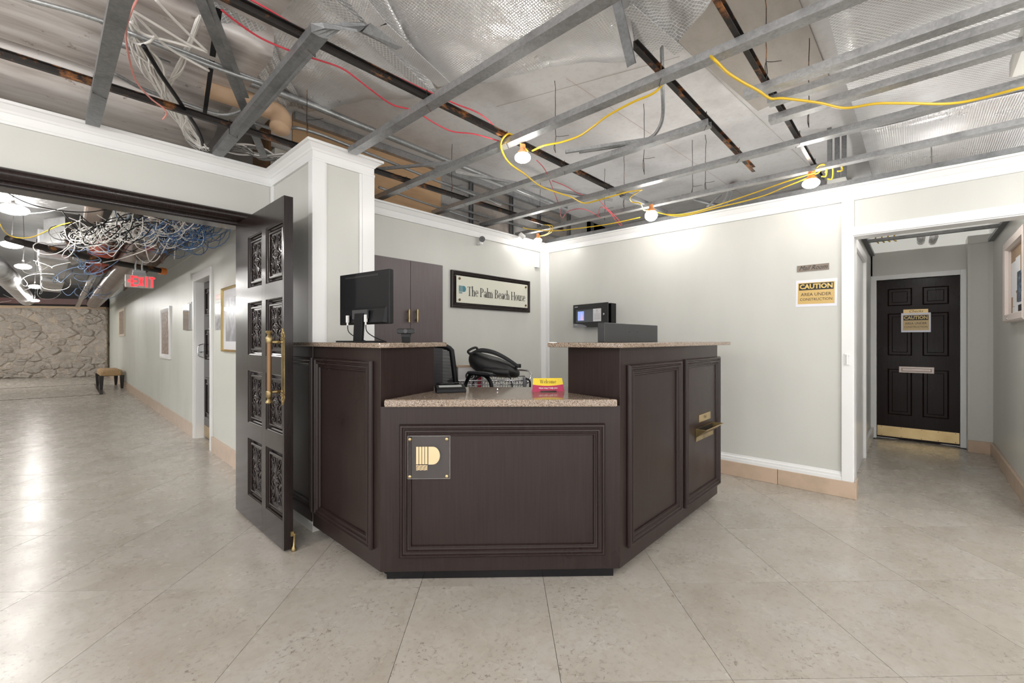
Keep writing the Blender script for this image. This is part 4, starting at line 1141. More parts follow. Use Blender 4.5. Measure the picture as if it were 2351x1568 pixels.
channel('perimeter_track', (1.6, 3.365, 2.385), (4.1, 3.365, 2.385), [(-.02, 0), (.02, 0), (.02, .02), (-.02, .02)], M_STEEL_D, 'dull perimeter track over the sign wall', GF)
channel('perimeter_track', (-2, YH + .03, 2.46), (1.1, YH + .03, 2.46), [(-.02, -.04), (.03, -.04), (.03, .02), (-.02, .02)], M_STEEL_D, 'dull perimeter track over the wide doorway', GF)
GI = 'black iron runners of the stripped ceiling'
for Y, x0, x1, lb in ((2.985, -2, 4.1, 'rusty iron runner over the doorway passing behind the pillar top'), (1.878, -.6, 3.45, 'black iron runner with a taut red wire lying along it'), (.885, 1.74, 3.62, 'short rusty iron runner beginning at the leaning stud'), (.54, .5, 4.3, 'iron runner carrying the three bright free-ended channels')):
    channel('iron_runner', (x0, Y, ZB), (x1, Y, ZB), CCH, M_IRON, lb, GI, 'ceiling runner')
channel('iron_runner', (3.45, 1.878, ZB), (4.15, 1.80, ZB - .03), HAT, M_STEEL_D, 'short steel splice beyond the black iron runner', GI, 'ceiling runner')
# wire ties at the crossings
k = 0
for Y, x0, x1 in ((2.985, .0, 4.1), (1.878, .0, 3.45), (.885, 1.74, 3.62), (.54, 2.2, 4.0)):
    for X in (.19, .77, 1.379, 1.985, 2.59, 3.222, 3.79):
        if not (x0 < X < x1) or (X == 2.59 and Y < .86): continue
        b = MB(); b.tube([(X - .024, Y - .016, ZF - .003), (X + .024, Y + .014, ZF - .003), (X + .024, Y + .014, ZB + .042), (X - .024, Y - .016, ZB + .042)], .0018, 5, closed=True)
        b.build('wire_tie', M_IRON, smooth='all', label='thin wire tie binding a galvanised channel to an iron runner', cat='wire tie', group='wire ties of the ceiling grid')
# crumpled channel above the pillar
b = MB()
path = [onz(500, 357, 2.455), onz(560, 287, 2.44), onz(735, 82, ZF)]
d_ = (path[2] - path[0]).normalized()
sd = Vector((0, 0, 1)).cross(d_).normalized()
e1 = path[2]; e2 = onz(768, 64, 2.47); e3 = onz(832, 66, 2.50); e4 = onz(925, 109, 2.49)
rings = []
for p, w, tw, hh in ((path[0], .034, 0, .034), (path[1], .034, 0, .034), (e1, .034, .1, .034), (e2, .045, .5, .02), (e3, .03, .9, .012)):
    dd = (sd * math.cos(tw) + Vector((0, 0, 1)) * math.sin(tw)); uu = (Vector((0, 0, 1)) * math.cos(tw) - sd * math.sin(tw))
    rings.append([p + dd * x * w + uu * y * hh for x, y in ((-1, 1), (-1, 0), (-.4, -.12), (.4, -.12), (1, 0), (1, 1), (.8, 1), (.8, .15), (-.8, .15), (-.8, 1))])
b.loops(rings)
b.mesh([e3 + Vector((0, 0, -.012)), e3 + Vector((.02, -.03, .02)), e4, e4 + Vector((-.02, .02, -.012)), e3 + Vector((-.01, .03, .0))], [[0, 1, 2, 3], [0, 3, 4], [1, 4, 3, 2]])
b.build('bent_channel', M_STEEL_D, label='crumpled galvanised channel with a torn end above the pillar', cat='ceiling channel', group=GF)
# short hanging stud by the rusty runner, and diagonal braces
def brace(name, p, q, w, m, label, cat='brace', h_=None):
    b = MB(); hh = h_ or w * .5
    b.sweep(p, q, [(-w, 0), (w, 0), (w, hh), (w * .8, hh), (w * .8, hh * .15), (-w * .8, hh * .15), (-w * .8, hh), (-w, hh)], (0, 0, 1))
    return b.build(name, m, label=label, cat=cat, group='loose steel above the ceiling grid')
brace('hanging_stud', onz(1408, -25, 2.78), onz(1449, 150, 2.50), .022, M_STEEL_D, 'short galvanised stud leaning on the end of a rusty runner')
brace('diagonal_brace', onz(452, -20, 2.655), onz(605, 360, 2.46), .022, M_STEEL_D, 'long diagonal galvanised brace above the doorway')
brace('diagonal_brace', onz(476, -10, 2.66), onz(566, 225, 2.535), .012, M_STEEL_D, 'thin second brace lying along the long diagonal brace')
brace('cross_channel', onz(1298, 352, ZB + .01), onz(1512, 320, ZB + .03), .010, M_STEEL, 'thin flat channel lying slantwise beside the hanger wires', h_=.02)
brace('cross_channel', onz(868, 391, 2.56), onz(1040, 376, 2.56), .010, M_STEEL, 'thin flat channel lying across the plywood panel', h_=.02)
brace('cross_channel', onz(1045, 398, 2.52), onz(1405, 462, ZB), .010, M_STEEL, 'thin flat channel tied slantwise over the sign wall', h_=.02)
brace('cross_channel', onz(1565, 452, ZB + .02), onz(1815, 516, ZB + .02), .012, M_STEEL_D, 'thin dull channel slanting to the mail room wall', h_=.02)
brace('hanger_strap', onz(503, 20, 2.655), onz(488, 130, 2.60), .012, M_BLACK, 'black flat hanger strap above the doorway', h_=.006)
brace('hanger_strap', onz(487, 140, 2.60), onz(470, 262, 2.52), .010, M_BLACK, 'black lower hanger strap above the doorway', h_=.006)

# hanger wires
LW = 'thin twisted hanger wire dropping from the slab'
for px, py, zb_, zt_ in ((1275, 350, ZB, SLAB), (1037, 455, ZB, SLAB), (1759, 190, ZB, SLAB), (1857, 292, ZF, SLAB), (1479, 400, ZF, SLAB), (1590, 458, ZF, SLAB), (1433, 478, ZF, SLAB), (1388, 505, ZF, SLAB), (1240, 520, ZF, SLAB), (1620, 450, ZF, SLAB), (705, 315, 2.47, SLAB)):
    p = onz(px, py, zb_); rw = random.Random(px)
    pts = [p + Vector((0, 0, 0))]
    n = 9
    for i in range(1, n + 1):
        t_ = i / n; z = zb_ + (zt_ - zb_) * t_
        tw = .006 if t_ < .3 or t_ > .85 else .0015
        pts.append(Vector((p.x + rw.uniform(-tw, tw), p.y + rw.uniform(-tw, tw), z)))
    b = MB(); b.tube(pts, .0022, 5)
    b.tube(bez([pts[2], pts[2] + Vector((.03, -.02, .004)), pts[2] + Vector((.08, -.05, .02))], 3), .0018, 5)
    b.tube(bez([pts[2], pts[2] + Vector((.006, .006, -.02)), pts[1] + Vector((-.006, .004, -.02)), pts[0] + Vector((.006, 0, 0))], 3), .002, 5)
    b.build('hanger_wire', M_IRON, smooth='all', label=LW, cat='hanger wire', group='hanger wires of the ceiling')

# ---- walls of the void above the sign wall
YP = 3.50
pv = thing('wall_void', 'bare boarded wall of the ceiling void above the sign wall', None, (2.8, YP, 2.2), kind='structure')
xs_ = onz(1012, 400, 2.75); xply0, xply1 = 1.30, ony(1012, 400, YP).x
box('plywood_panel', (xply0, YP, 2.30), (xply1, YP + .02, SLAB - .002), M_PLY, pv)
x = xply1; k = 0
stud_px = (1080, 1172, 1236, 1305, 1358, 1392)
sx_list = [ony(p, 440, YP).x for p in stud_px]
prev = xply1
M_CONC2 = mat_board('brown_grey_board', (.30, .265, .235), (.16, .14, .125), .4, .7, 5)
for i, sx in enumerate(sx_list + [XR + 1.2]):
    box('board', (prev + .004, YP + .006, 2.2), (sx - .004, YP + .02, SLAB - .002), M_CONC if i % 2 == 0 else M_CONC2, pv)
    prev = sx
for sx in sx_list:
    b = MB(); b.sweep((sx, YP - .014, 2.2), (sx, YP - .014, SLAB - .01), [(-.022, -.014), (.022, -.014), (.022, .014), (.018, .014), (.018, -.010), (-.018, -.010), (-.018, .014), (-.022, .014)], (0, -1, 0)); b.build('stud', M_STEEL_D, pv)
for z in (2.78, 2.56):
    b = MB(); b.box((xply1, YP - .034, z), (XR + .6, YP - .028, z + .022)); b.build('rail', M_STEEL_D, pv)
b = MB(); b.box((xply0, YP - .05, SLAB - .06), (XR + .6, YP - .0, SLAB - .004)); b.build('top_track', M_STEEL, pv)
# side of the void over the doorway: dark recess
struct('wall_void_left', (-3, 4.15, 2.3), (1.24, 4.2, SLAB - .002), M_CONC, 'dim board closing the ceiling void above the doorway')
# void over the mail room wall
struct('wall_void_right', (5.9, .5, 2.2), (5.95, 3.6, SLAB - .002), M_CONC, 'dim board closing the ceiling void behind the mail room wall')
st_ = onx(1913, 340, 4.45)
for k, px in enumerate((1905, 1922, 1938)):
    q = onx(px, 340, 4.40 + .06 * k)
    b = MB(); b.sweep((q.x, q.y, 2.30), (q.x, q.y, SLAB - .002), [(-.02, -.015), (.02, -.015), (.02, .015), (.016, .015), (.016, -.011), (-.016, -.011), (-.016, .015), (-.02, .015)], (0, -1, 0)); b.build('steel_stud', M_STEEL_D, label='upright galvanised stud in the void over the mail room wall', cat='stud', group='studs over the mail room wall')

# ---- boards of the slab that read apart
def sheet(name, pts, z, th, m, label, cat='ceiling board', kind=None):
    b = MB(); b.prism([(p.x, p.y) for p in pts], z, z + th); return b.build(name, m, label=label, cat=cat, kind=kind)
Zs = SLAB - .014
sheet('ceiling_board', [onz(1545, 85, Zs), onz(1740, 255, Zs), onz(1905, 180, Zs), onz(1830, -10, Zs), onz(1690, -60, Zs)], Zs, .012, M_SLABG, 'stained grey board under the slab beside the foil ceiling')
# thin chalk lines and joints on the slab
M_ORL = mat('faint_red_chalk', (.55, .36, .32), .7)
for k, (a, c, m_) in enumerate((((1545, 85), (1900, 420), M_SLABG), ((1300, 180), (1740, 470), M_ORL), ((1140, 245), (1560, 130), M_SLABG))):
    p, q = onz(*a, SLAB - .003), onz(*c, SLAB - .003)
    b = MB(); b.tube([p, q], .0013, 4); b.build('slab_joint', m_, ceiling)

# ---- foil faced insulation
def foil_sheet(name, quad, z_of, m, label, nu=26, nv=18, amp=.012, th=.012, seed=1, cat='insulation'):
    """quad of plan points; sagging sheet with folds"""
    rr = random.Random(seed); ph = [rr.uniform(0, 6.28) for _ in range(6)]
    a, c, d, e = quad
    b = MB(); top = []; bot = []
    for j in range(nv + 1):
        for i in range(nu + 1):
            u, v = i / nu, j / nv
            x = (a[0] * (1 - u) + c[0] * u) * (1 - v) + (e[0] * (1 - u) + d[0] * u) * v
            y = (a[1] * (1 - u) + c[1] * u) * (1 - v) + (e[1] * (1 - u) + d[1] * u) * v
            z = z_of(u, v) + amp * (math.sin(9 * u + ph[0] + 3 * v) + .6 * math.sin(17 * v + ph[1] + 5 * u) + .4 * math.sin(31 * u + 23 * v + ph[2]))
            bot.append((x, y, z)); top.append((x, y, z + th))
    n = nu + 1
    fs = []
    for j in range(nv):
        for i in range(nu):
            fs.append([j * n + i, j * n + i + 1, (j + 1) * n + i + 1, (j + 1) * n + i])
    b.mesh(bot, fs); b.mesh(top, [f[::-1] for f in fs])
    rim = [i for i in range(n)] + [j * n + nu for j in range(1, nv + 1)] + [nv * n + i for i in range(nu - 1, -1, -1)] + [j * n for j in range(nv - 1, 0, -1)]
    N = len(bot)
    b.f += [[rim[k], rim[(k + 1) % len(rim)], rim[(k + 1) % len(rim)] + N, rim[k] + N] for k in range(len(rim))]
    return b.build(name, m, smooth='all', label=label, cat=cat)
def pl2(*pp): return [tuple(onz(x, y, 2.78)[:2]) for x, y in pp]
GFO = None
# big blanket over the middle of the room
E1, E2, E3, E4 = onz(700, 246, 2.78), onz(1002, 206, 2.78), onz(1462, 139, 2.78), onz(1330, -260, 2.78)
foil_sheet('foil_blanket', [E2[:2], E3[:2], E4[:2], tuple(onz(760, -200, 2.78)[:2])], lambda u, v: 2.775 + .10 * (1 - abs(2 * u - 1)) * .4 + .06 * v, M_FOIL, 'large scrim-faced foil blanket sagging under the slab', seed=3)
foil_sheet('foil_blanket', [E1[:2], E2[:2], tuple(onz(760, -200, 2.78)[:2]), tuple(onz(520, -120, 2.78)[:2])], lambda u, v: 2.77 - .02 * math.sin(3.1 * u) + .04 * v, M_FOIL, 'creased foil blanket taped against the large sagging one', seed=5, amp=.016)
foil_sheet('foil_blanket', [tuple(onz(1462, 139, 2.80)[:2]), tuple(onz(1560, 88, 2.80)[:2]), tuple(onz(1720, -90, 2.80)[:2]), tuple(onz(1400, -250, 2.80)[:2])], lambda u, v: 2.80 + .03 * v, M_FOIL2, 'dull foil blanket edge beside the stained board', seed=8)
foil_sheet('foil_blanket', [tuple(onz(640, 226, 2.74)[:2]), tuple(onz(700, 246, 2.78)[:2]), tuple(onz(520, -120, 2.78)[:2]), tuple(onz(430, -60, 2.74)[:2])], lambda u, v: 2.70 + .07 * u, M_FOIL2, 'grimy foil strip beside the doorway ducts', seed=9, amp=.01)
foil_sheet('foil_blanket', [(4.15, .30), (1.45, .33), (1.45, -2.2), (4.15, -2.2)], lambda u, v: 2.80 + .03 * math.sin(3 * v), M_FOIL2, 'broad foil ceiling above the bright spangled channels', nu=40, nv=26, seed=12)
foil_sheet('foil_blanket', [(6.6, .30), (4.18, .30), (4.18, -2.2), (6.6, -2.2)], lambda u, v: 2.78 - .03 * v, M_FOIL, 'foil ceiling running on over the hallway', nu=20, nv=20, seed=14)
# tape seams over the blankets
def tape(pts, w, z, m, label):
    b = MB(); P = [onz(x, y, z) for x, y in pts]
    for p, q in zip(P, P[1:]):
        d = (q - p).normalized(); s_ = Vector((-d.y, d.x, 0)) * w
        b.loops([[p - s_, p + s_, p + s_ + Vector((0, 0, .004)), p - s_ + Vector((0, 0, .004))], [q - s_, q + s_, q + s_ + Vector((0, 0, .004)), q - s_ + Vector((0, 0, .004))]])
    return b.build('foil_tape', m, label=label, cat='foil tape', group='foil tape seams')
tape([(1020, 196), (870, 60), (770, -60)], .045, 2.735, M_FOILS, 'wide crinkled foil tape between two blankets')
tape([(985, 215), (800, 40), (700, -40)], .03, 2.738, M_FOIL2, 'dull grey tape strip along the crinkled foil tape')
tape([(1440, 20), (1560, 120)], .03, 2.76, M_FOIL2, 'short grey tape strip by the stained board')

# ---- insulated ducts above the doorway
def duct(name, x0, x1, y0, y1, z0, z1, r, m, label, cat='duct'):
    b = MB(); n = 5
    prof = []
    for cy_, cz_, a0 in ((y0 + r, z0 + r, 180), (y1 - r, z0 + r, 270), (y1 - r, z1 - r, 0), (y0 + r, z1 - r, 90)):
        for i in range(n + 1):
            a = math.radians(a0 + 90 * i / n); prof.append((cy_ + math.cos(a) * r, cz_ + math.sin(a) * r))
    xs = [x0 + (x1 - x0) * i / 24 for i in range(25)]
    rr = random.Random(int(y0 * 100))
    b.loops([[(x, y + rr.uniform(-.003, .003), z + rr.uniform(-.003, .003)) for y, z in prof] for x in xs])
    return b.build(name, m, smooth='all', label=label, cat=cat)
def mat_duct():
    m, nt, bs = _nt('grimy_duct_wrap')
    a = _noise(nt, _pos(nt, (.5, 3.2, 3.2)), 2.0, 4, .6)
    c = _ramp(nt, a, [(.26, (.14, .12, .11)), (.40, (.42, .375, .35)), (.52, (.64, .60, .575)), (.72, (.84, .82, .80))])
    sp = _noise(nt, _pos(nt), 16, 5, .7)
    c = _mix(nt, _ramp(nt, sp, [(.62, (0, 0, 0)), (.7, (.7,) * 3)]), c, (.13, .07, .035))
    nt.links.new(c, bs.inputs['Base Color']); bs.inputs['Metallic'].default_value = .25; bs.inputs['Roughness'].default_value = .38
    _bump(nt, bs, _noise(nt, _pos(nt, (6, 3, 3)), 3, 4), .12, .01)
    return m
M_DUCT = mat_duct()
xe = onz(492, 330, 2.52).x
duct('insulated_duct', -3, ony(490, 320, 3.44).x, 3.30, 4.1, 2.56, 2.9, .16, M_DUCT, 'rounded foil-wrapped duct lying just above the doorway crown')
duct('insulated_duct', -3, .8, 2.40, 3.26, 2.66, 2.93, .05, M_DUCT, 'flat grimy duct beside the rounded one above the doorway')
duct('insulated_duct', -3, .75, 1.2, 2.34, 2.72, 2.93, .06, M_DUCT, 'wide dull foil duct farther over the doorway side')
# tan pipe with elbow
b = MB(); pz = 2.65
b.tube(bez([onz(472, 200, pz), onz(540, 222, pz), onz(605, 246, pz), onz(634, 258, pz - .02), onz(646, 275, pz - .07), onz(642, 296, pz - .14)], 6), .058, 14); b.build('insulated_pipe', mat('tan_pipe_wrap', (.58, .40, .26), .5, var=(6, (.48, .32, .2), .4, .7)), smooth='all', label='tan insulated pipe elbow above the doorway', cat='pipe')
# conduits
def pipe(name, pts, r, m, label, cat='conduit', group='conduits above the ceiling grid', n=10, smooth_n=6, straight=False):
    b = MB(); P = pts if straight else bez(pts, smooth_n)
    b.tube(P, r, n); return b.build(name, m, smooth='all', label=label, cat=cat, group=group)
pipe('conduit', [onz(40, -8, 2.60), onz(215, 42, 2.60), onz(420, 118, 2.60), onz(600, 188, 2.60), onz(640, 205, 2.63)], .010, M_CONDUIT, 'upper grey conduit running past the white cable bundle')
pipe('conduit', [onz(285, 70, 2.57), onz(480, 150, 2.57), onz(612, 195, 2.57)], .010, M_CONDUIT, 'second grey conduit under the upper one by the white cables')
pipe('conduit', [onz(250, 90, 2.66), onz(640, 213, 2.72), onz(838, 292, 2.74), onz(1050, 378, 2.74), onz(1300, 478, 2.74)], .022, M_CONDUIT, 'thick pale conduit running along above the plywood panel')
pipe('conduit', [onz(255, 165, 2.56), onz(330, 205, 2.56), onz(430, 240, 2.56), onz(500, 262, 2.55), onz(545, 258, 2.56), onz(600, 228, 2.58)], .010, M_CONDUIT, 'bent grey conduit curving up beside the tan pipe')
pipe('conduit', [onz(575, 280, 2.60), onz(640, 299, 2.60), onz(675, 293, 2.60), onz(720, 304, 2.60), onz(790, 330, 2.60), onz(1010, 418, 2.60), onz(1150, 470, 2.60)], .011, M_CONDUIT, 'grey conduit with a coupling crossing the plywood panel')
pipe('conduit', [onz(870, 430, 2.47), onz(1010, 478, 2.47), onz(1100, 508, 2.47)], .009, M_CONDUIT, 'low grey conduit just above the sign wall crown')
a_ = onz(1521, 150, 2.80)
pipe('conduit', [onz(1519, 100, 2.93), onz(1521, 195, 2.72), onz(1522, 262, 2.60), onz(1512, 296, 2.54), onz(1490, 318, 2.51), onz(1440, 332, 2.50), onz(1330, 349, 2.50)], .011, M_CONDUIT, 'dark flexible conduit dropping from the slab and turning flat')
for k, (a, c) in enumerate((((1624, 475), (1655, 448)), ((1660, 480), (1680, 442)), ((1650, 478), (1672, 440)))):
    pipe('conduit', [onz(*a, 2.44), onz((a[0] + c[0]) / 2 + 6, (a[1] + c[1]) / 2 - 6, 2.55), onz(*c, 2.66)], .011, M_CONDUIT, 'stub of grey conduit rising over the mail room wall', smooth_n=5)
b = MB(); q = onz(1683, 428, 2.9); b.lathe([(.0, -.03), (.05, -.03), (.055, .0), (.04, .03), (0, .03)], 14, q); b.build('junction_box', mat('dark_red_fitting', (.14, .05, .04), .5), smooth=True, label='small round dark red fitting under the slab', cat='junction box')
q = ony(1192, 532, 3.30)
b = MB(); b.lathe([(0, 0), (.022, 0), (.026, .03), (.026, .07), (0, .07)], 12, ony(1193, 536, 3.25), Vector((.5, -.3, -.5))); b.build('spot_head', M_WHITEP, smooth=True, label='small white spotlight head hanging at the sign wall corner', cat='spotlight')

# ================================================================ WORK LIGHTS ON YELLOW CORD
M_LENS = mat_emit('work_light_lens', (1.0, .97, .92), LAMP)
M_ORANGE = mat('orange_lamp_collar', (.75, .30, .10), .4)
M_CORD = mat('yellow_cord', (.72, .47, .02), .4)
def lamp(name, p, r, label, group, up=.05, flat=.6):
    t_ = thing(name, label, 'work light', p, group=group)
    b = MB(); b.ball(p, r, 16, 10, (1, 1, flat)); b.build('lens', M_LENS, t_, smooth='all')
    b = MB(); b.lathe([(r * .72, r * flat * .72), (r * .6, r * flat + .006), (r * .36, r * flat + .02), (r * .34, r * flat + up), (0, r * flat + up + .004)], 14, p); b.build('collar', M_ORANGE, t_, smooth=True)
    return t_
GL = 'work lights strung on yellow cord'
LA, LB, LC, LD = onz(1200, 362, 2.34), onz(1495, 495, 2.34), onz(1862, 421, 2.34), onz(1235, 552, 2.335)
lamp('work_light', LA, .05, 'glowing work light hanging from the iron runner by red wires', GL)
lamp('work_light', LB, .055, 'glowing round work light near the middle of the mail room wall', GL, flat=.9)
lamp('work_light', LC, .055, 'glowing work light over the mail room plate under coiled cord', GL)
lamp('work_light', LD, .045, 'glowing work light in the corner beside the name sign', GL)
GC = 'yellow work-light cords'
def cord(pts, label, r=.006, m=None, name='power_cord', cat='cord', group=GC, n=7):
    b = MB(); b.tube(bez(pts, n), r, 7); return b.build(name, m or M_CORD, smooth='all', label=label, cat=cat, group=group)
Zc = 2.40
def zz(z, *pp): return [onz(x, y, z) for x, y in pp]
cord(zz(2.395, (3600, -120), (2900, 60), (2480, 170), (2351, 200), (2200, 236), (2080, 237), (2010, 238), (1940, 248), (1880, 236), (1800, 226), (1768, 226), (1740, 208), (1700, 186), (1668, 165), (1645, 142)) + [onz(1630, 128, 2.44)], 'thick yellow cord swagged below the bright spangled channels', .0065)
cord([onz(1524, 190, 2.45)] + zz(2.42, (1500, 214), (1450, 236), (1395, 266), (1360, 292), (1330, 312), (1290, 326), (1250, 334), (1222, 346)) , 'yellow cord looping down to the work light by red wires', .006)
cord([onz(1212, 348, 2.40), onz(1192, 326, 2.45), onz(1170, 307, 2.48), onz(1152, 322, 2.45), onz(1152, 345, 2.415)] + zz(2.40, (1170, 375), (1205, 400), (1240, 427), (1285, 444), (1310, 452), (1340, 466), (1372, 460), (1400, 452)) + [onz(1440, 441, 2.43), onz(1474, 436, 2.45)], 'wavy yellow cord drooping across the middle channels', .006)
cord([onz(1474, 436, 2.45), onz(1462, 442, 2.47), onz(1446, 455, 2.43), onz(1452, 464, 2.42), onz(1470, 467, 2.40), onz(1478, 482, 2.38), LB + Vector((0, 0, .05))], 'short yellow cord feeding the round work light', .005)
cord([LB + Vector((.0, 0, .05)), onz(1530, 492, 2.40), onz(1580, 490, 2.40), onz(1650, 470, 2.40), onz(1740, 440, 2.40), onz(1810, 415, 2.40), onz(1872, 396, 2.40)], 'upper yellow cord drawn along the mail room wall', .005)
cord([LB + Vector((.02, 0, .045)), onz(1560, 496, 2.395), onz(1650, 476, 2.395), onz(1745, 452, 2.395), onz(1800, 430, 2.395), onz(1845, 412, 2.395), onz(1880, 396, 2.40)], 'lower yellow cord drawn along the mail room wall', .005)
for k, (x0_, x1_, yb_, lb) in enumerate(((1868, 1898, 404, 'first hanging loop of the coiled cord above the mail room plate'), (1880, 1912, 410, 'longest hanging loop of the coiled cord above the mail room plate'), (1895, 1934, 392, 'loop of coiled cord splayed toward the hallway'))):
    cord([onz(x0_, 396, 2.42), onz(x0_ + 12, 380, 2.45), onz(x1_ - 6, 378, 2.45), onz(x1_, 388, 2.43), onz(x1_ - 2, yb_, 2.40), onz(x1_ - 12, yb_ + 1, 2.40)], lb, .005)
cord([onz(1470, 499, 2.40), onz(1400, 514, 2.39), onz(1330, 524, 2.39), onz(1270, 530, 2.39), onz(1215, 526, 2.40), onz(1200, 522, 2.41)], 'yellow cord stretched along the channels to the corner light', .005)
for k in range(2):
    cord([onz(1250 + 6 * k, 516, 2.44), onz(1262 + 6 * k, 519, 2.44), onz(1262 + 5 * k, 532, 2.40), onz(1248 + 4 * k, 540, 2.39), LD + Vector((0, 0, .05))], 'turn of yellow cord above the corner light', .004)
# red wires
M_RED = mat('red_wire', (.60, .045, .07), .45)
GR = 'red fire-alarm wires'
cordr = lambda pts, label, r=.004: cord(pts, label, r, M_RED, 'red_wire', 'wire', GR)
cordr([onz(508, -36, 2.53)] + zz(2.515, (606, 16), (706, 76), (806, 126), (906, 174), (992, 214)) + zz(2.51, (1045, 238), (1095, 258), (1125, 280), (1140, 300)), 'taut red wire lying along the black iron runner')
cordr(zz(2.47, (508, 22), (540, 48), (600, 88), (680, 122), (735, 139), (790, 160), (850, 205), (900, 240), (950, 254), (1000, 284), (1040, 302), (1090, 308), (1150, 325)), 'drooping red wire swinging below the black iron runner')
cordr([onz(1232, 368, 2.44), onz(1248, 385, 2.45), onz(1258, 405, 2.45), onz(1283, 470, 2.46), onz(1290, 500, 2.44), onz(1305, 485, 2.44), onz(1340, 480, 2.44), onz(1380, 500, 2.43)], 'loose red wire looping over the sign wall corner', .003)
cordr([onz(1376, 460, 2.47), onz(1395, 480, 2.44), onz(1420, 505, 2.41), onz(1428, 518, 2.40), onz(1418, 512, 2.40), onz(1400, 488, 2.42), onz(1380, 475, 2.43), onz(1372, 495, 2.43)], 'dangling loop of red wire near the round work light', .003)
cordr(zz(2.47, (1268, 415), (1300, 428), (1330, 445), (1360, 452)), 'short length of red wire between two channels', .003)
# pink twisted cord
cord([onz(322, -15, 2.6), onz(300, 30, 2.52), onz(289, 75, 2.50), onz(296, 130, 2.48), onz(312, 185, 2.47), onz(345, 225, 2.46), onz(375, 248, 2.45), onz(382, 262, 2.44), onz(374, 274, 2.43)], 'pink twisted cord dangling over the doorway crown', .004, mat('pink_cord', (.78, .32, .28), .5), 'pink_wire', 'wire', 'loose cords above the doorway')
# white cables
M_WC = mat('white_cable', (.74, .72, .69), .45)
GWB = 'white cable bundle above the doorway'
rw = random.Random(21)
for k in range(26):
    j = lambda s_: rw.uniform(-s_, s_)
    cord([onz(292 + j(14), 45 + j(26), 2.60), onz(322 + j(18), 115 + j(16), 2.585 + j(.02)), onz(355 + j(22), 168 + j(12), 2.57 + j(.02)), onz(388 + j(16), 225 + j(8), 2.55), onz(415 + j(16), 268 + j(8), 2.535), onz(440 + j(20), 310 + j(12), 2.52), onz(470 + j(12), 345 + j(6), 2.47)], 'white cable in the thick bundle dropping behind the doorway crown', .0046, M_WC, 'white_cable', 'cable', GWB, 5)
for k in range(7):
    j = lambda s_: rw.uniform(-s_, s_)
    cord([onz(455 + j(10), 40 + j(10), 2.645), onz(428 + j(8), 120 + j(10), 2.62), onz(408 + j(8), 165 + j(8), 2.58), onz(385 + j(8), 200 + j(6), 2.56), onz(412 + j(8), 250 + j(8), 2.54)], 'white cable of the side branch joining the thick bundle', .0042, M_WC, 'white_cable', 'cable', GWB, 5)
for pts, lab in (([(288, 8), (350, 75), (395, 115), (480, 163)], 'long pale cable slanting across the conduits'), ([(300, 22), (380, 70), (430, 100), (476, 120)], 'pale cable above the long slanting one'), ([(358, 0), (400, 45), (440, 85), (474, 117)], 'pale cable reaching in from the slab'), ([(300, 50), (330, 78), (380, 92), (440, 108)], 'pale cable curving along the duct'), ([(288, 70), (300, 92), (322, 102), (345, 95), (357, 80)], 'pale cable end curled up beside the furring channel')):
    cord([onz(x, y, 2.54) for x, y in pts], lab, .006, M_WC, 'white_cable', 'cable', 'loose pale cables above the doorway')
cord([onz(330, 105, 2.52), onz(372, 175, 2.5), onz(410, 230, 2.5), onz(455, 300, 2.5), onz(470, 345, 2.48)], 'thick black cable among the white bundle', .010, M_BLACK, 'black_cable', 'cable', GWB)
# grey cable heap on top of the wall beside the pillar
M_GC = mat('grey_cable', (.20, .195, .19), .5)
for k in range(16):
    j = lambda s_: rw.uniform(-s_, s_)
    P0_ = onz(505 + j(10), 352 + j(12), 2.46)
    cord([onz(508 + j(12), 345 + j(8), 2.47 + rw.random() * .06), onz(550 + j(10), 342 + j(14), 2.48 + rw.random() * .06), onz(600 + j(10), 352 + j(16), 2.48 + rw.random() * .06), onz(650 + j(8), 362 + j(12), 2.48)], 'grey cable in the heap behind the crown beside the pillar', .005, M_GC if k % 3 else M_WC, 'grey_cable', 'cable', 'grey cable heap beside the pillar', 5)
cord([onz(568, 345, 2.5), onz(590, 370, 2.47), onz(610, 386, 2.465), onz(606, 420, 2.38), onz(604, 440, 2.34), onz(616, 462, 2.29), onz(612, 477, 2.26)], 'thin black wire hanging down the wall above the door', .0015, M_BLACK, 'thin_wire', 'wire', 'loose cords above the doorway')

# ---- disc work lights; those in the lobby are unseen, added as fill
M_PFOIL = mat('plain_foil_wrap', (.70, .70, .71), .32, .75, var=(4, (.45, .44, .44), .45, .75), bump=(9, .5, .02))
M_LENS2 = mat_emit('disc_light_lens', (1.0, .975, .94), DISC)
M_HOUS = mat('lamp_housing', (.35, .33, .31), .4)
GL2 = 'disc work lights hung in lobby and corridor'
def disc_light(p, r, label):
    t_ = thing('disc_light', label, 'work light', p, group=GL2)
    b = MB(); b.ball(p, r, 16, 8, (1, 1, .42)); b.build('lens', M_LENS2, t_, smooth='all')
    b = MB(); b.lathe([(r * .62, .028), (r * .5, .04), (r * .2, .05), (.012, .056), (.01, .09), (0, .09)], 16, p); b.build('housing', M_HOUS, t_, smooth=True)
    b = MB(); b.tube([p + Vector((0, 0, .09)), p + Vector((.01, .02, .3)), p + Vector((0, .03, SLAB - p.z - .01))], .004, 6); b.build('cord', M_GC, t_)
for (x, y) in ((-1.3, .9), (.7, -1.5), (3.1, -.95), (-1.5, -1.6), (-1.2, 2.6)):
    disc_light(Vector((x, y, 2.28)), .092, 'unseen disc light added in the open lobby as fill')

# ================================================================ CORRIDOR
def cmb(): return MB(CM)
def cspan(px0, px1, pyt, pyb):
    """rectangle on the corridor wall from its pixel edges (near edge px1)"""
    u1 = con(px0, pyt)[0]; u0 = con(px1, pyt)[0]
    return u0, u1, con(px1, pyb)[1], con(px1, pyt)[1]
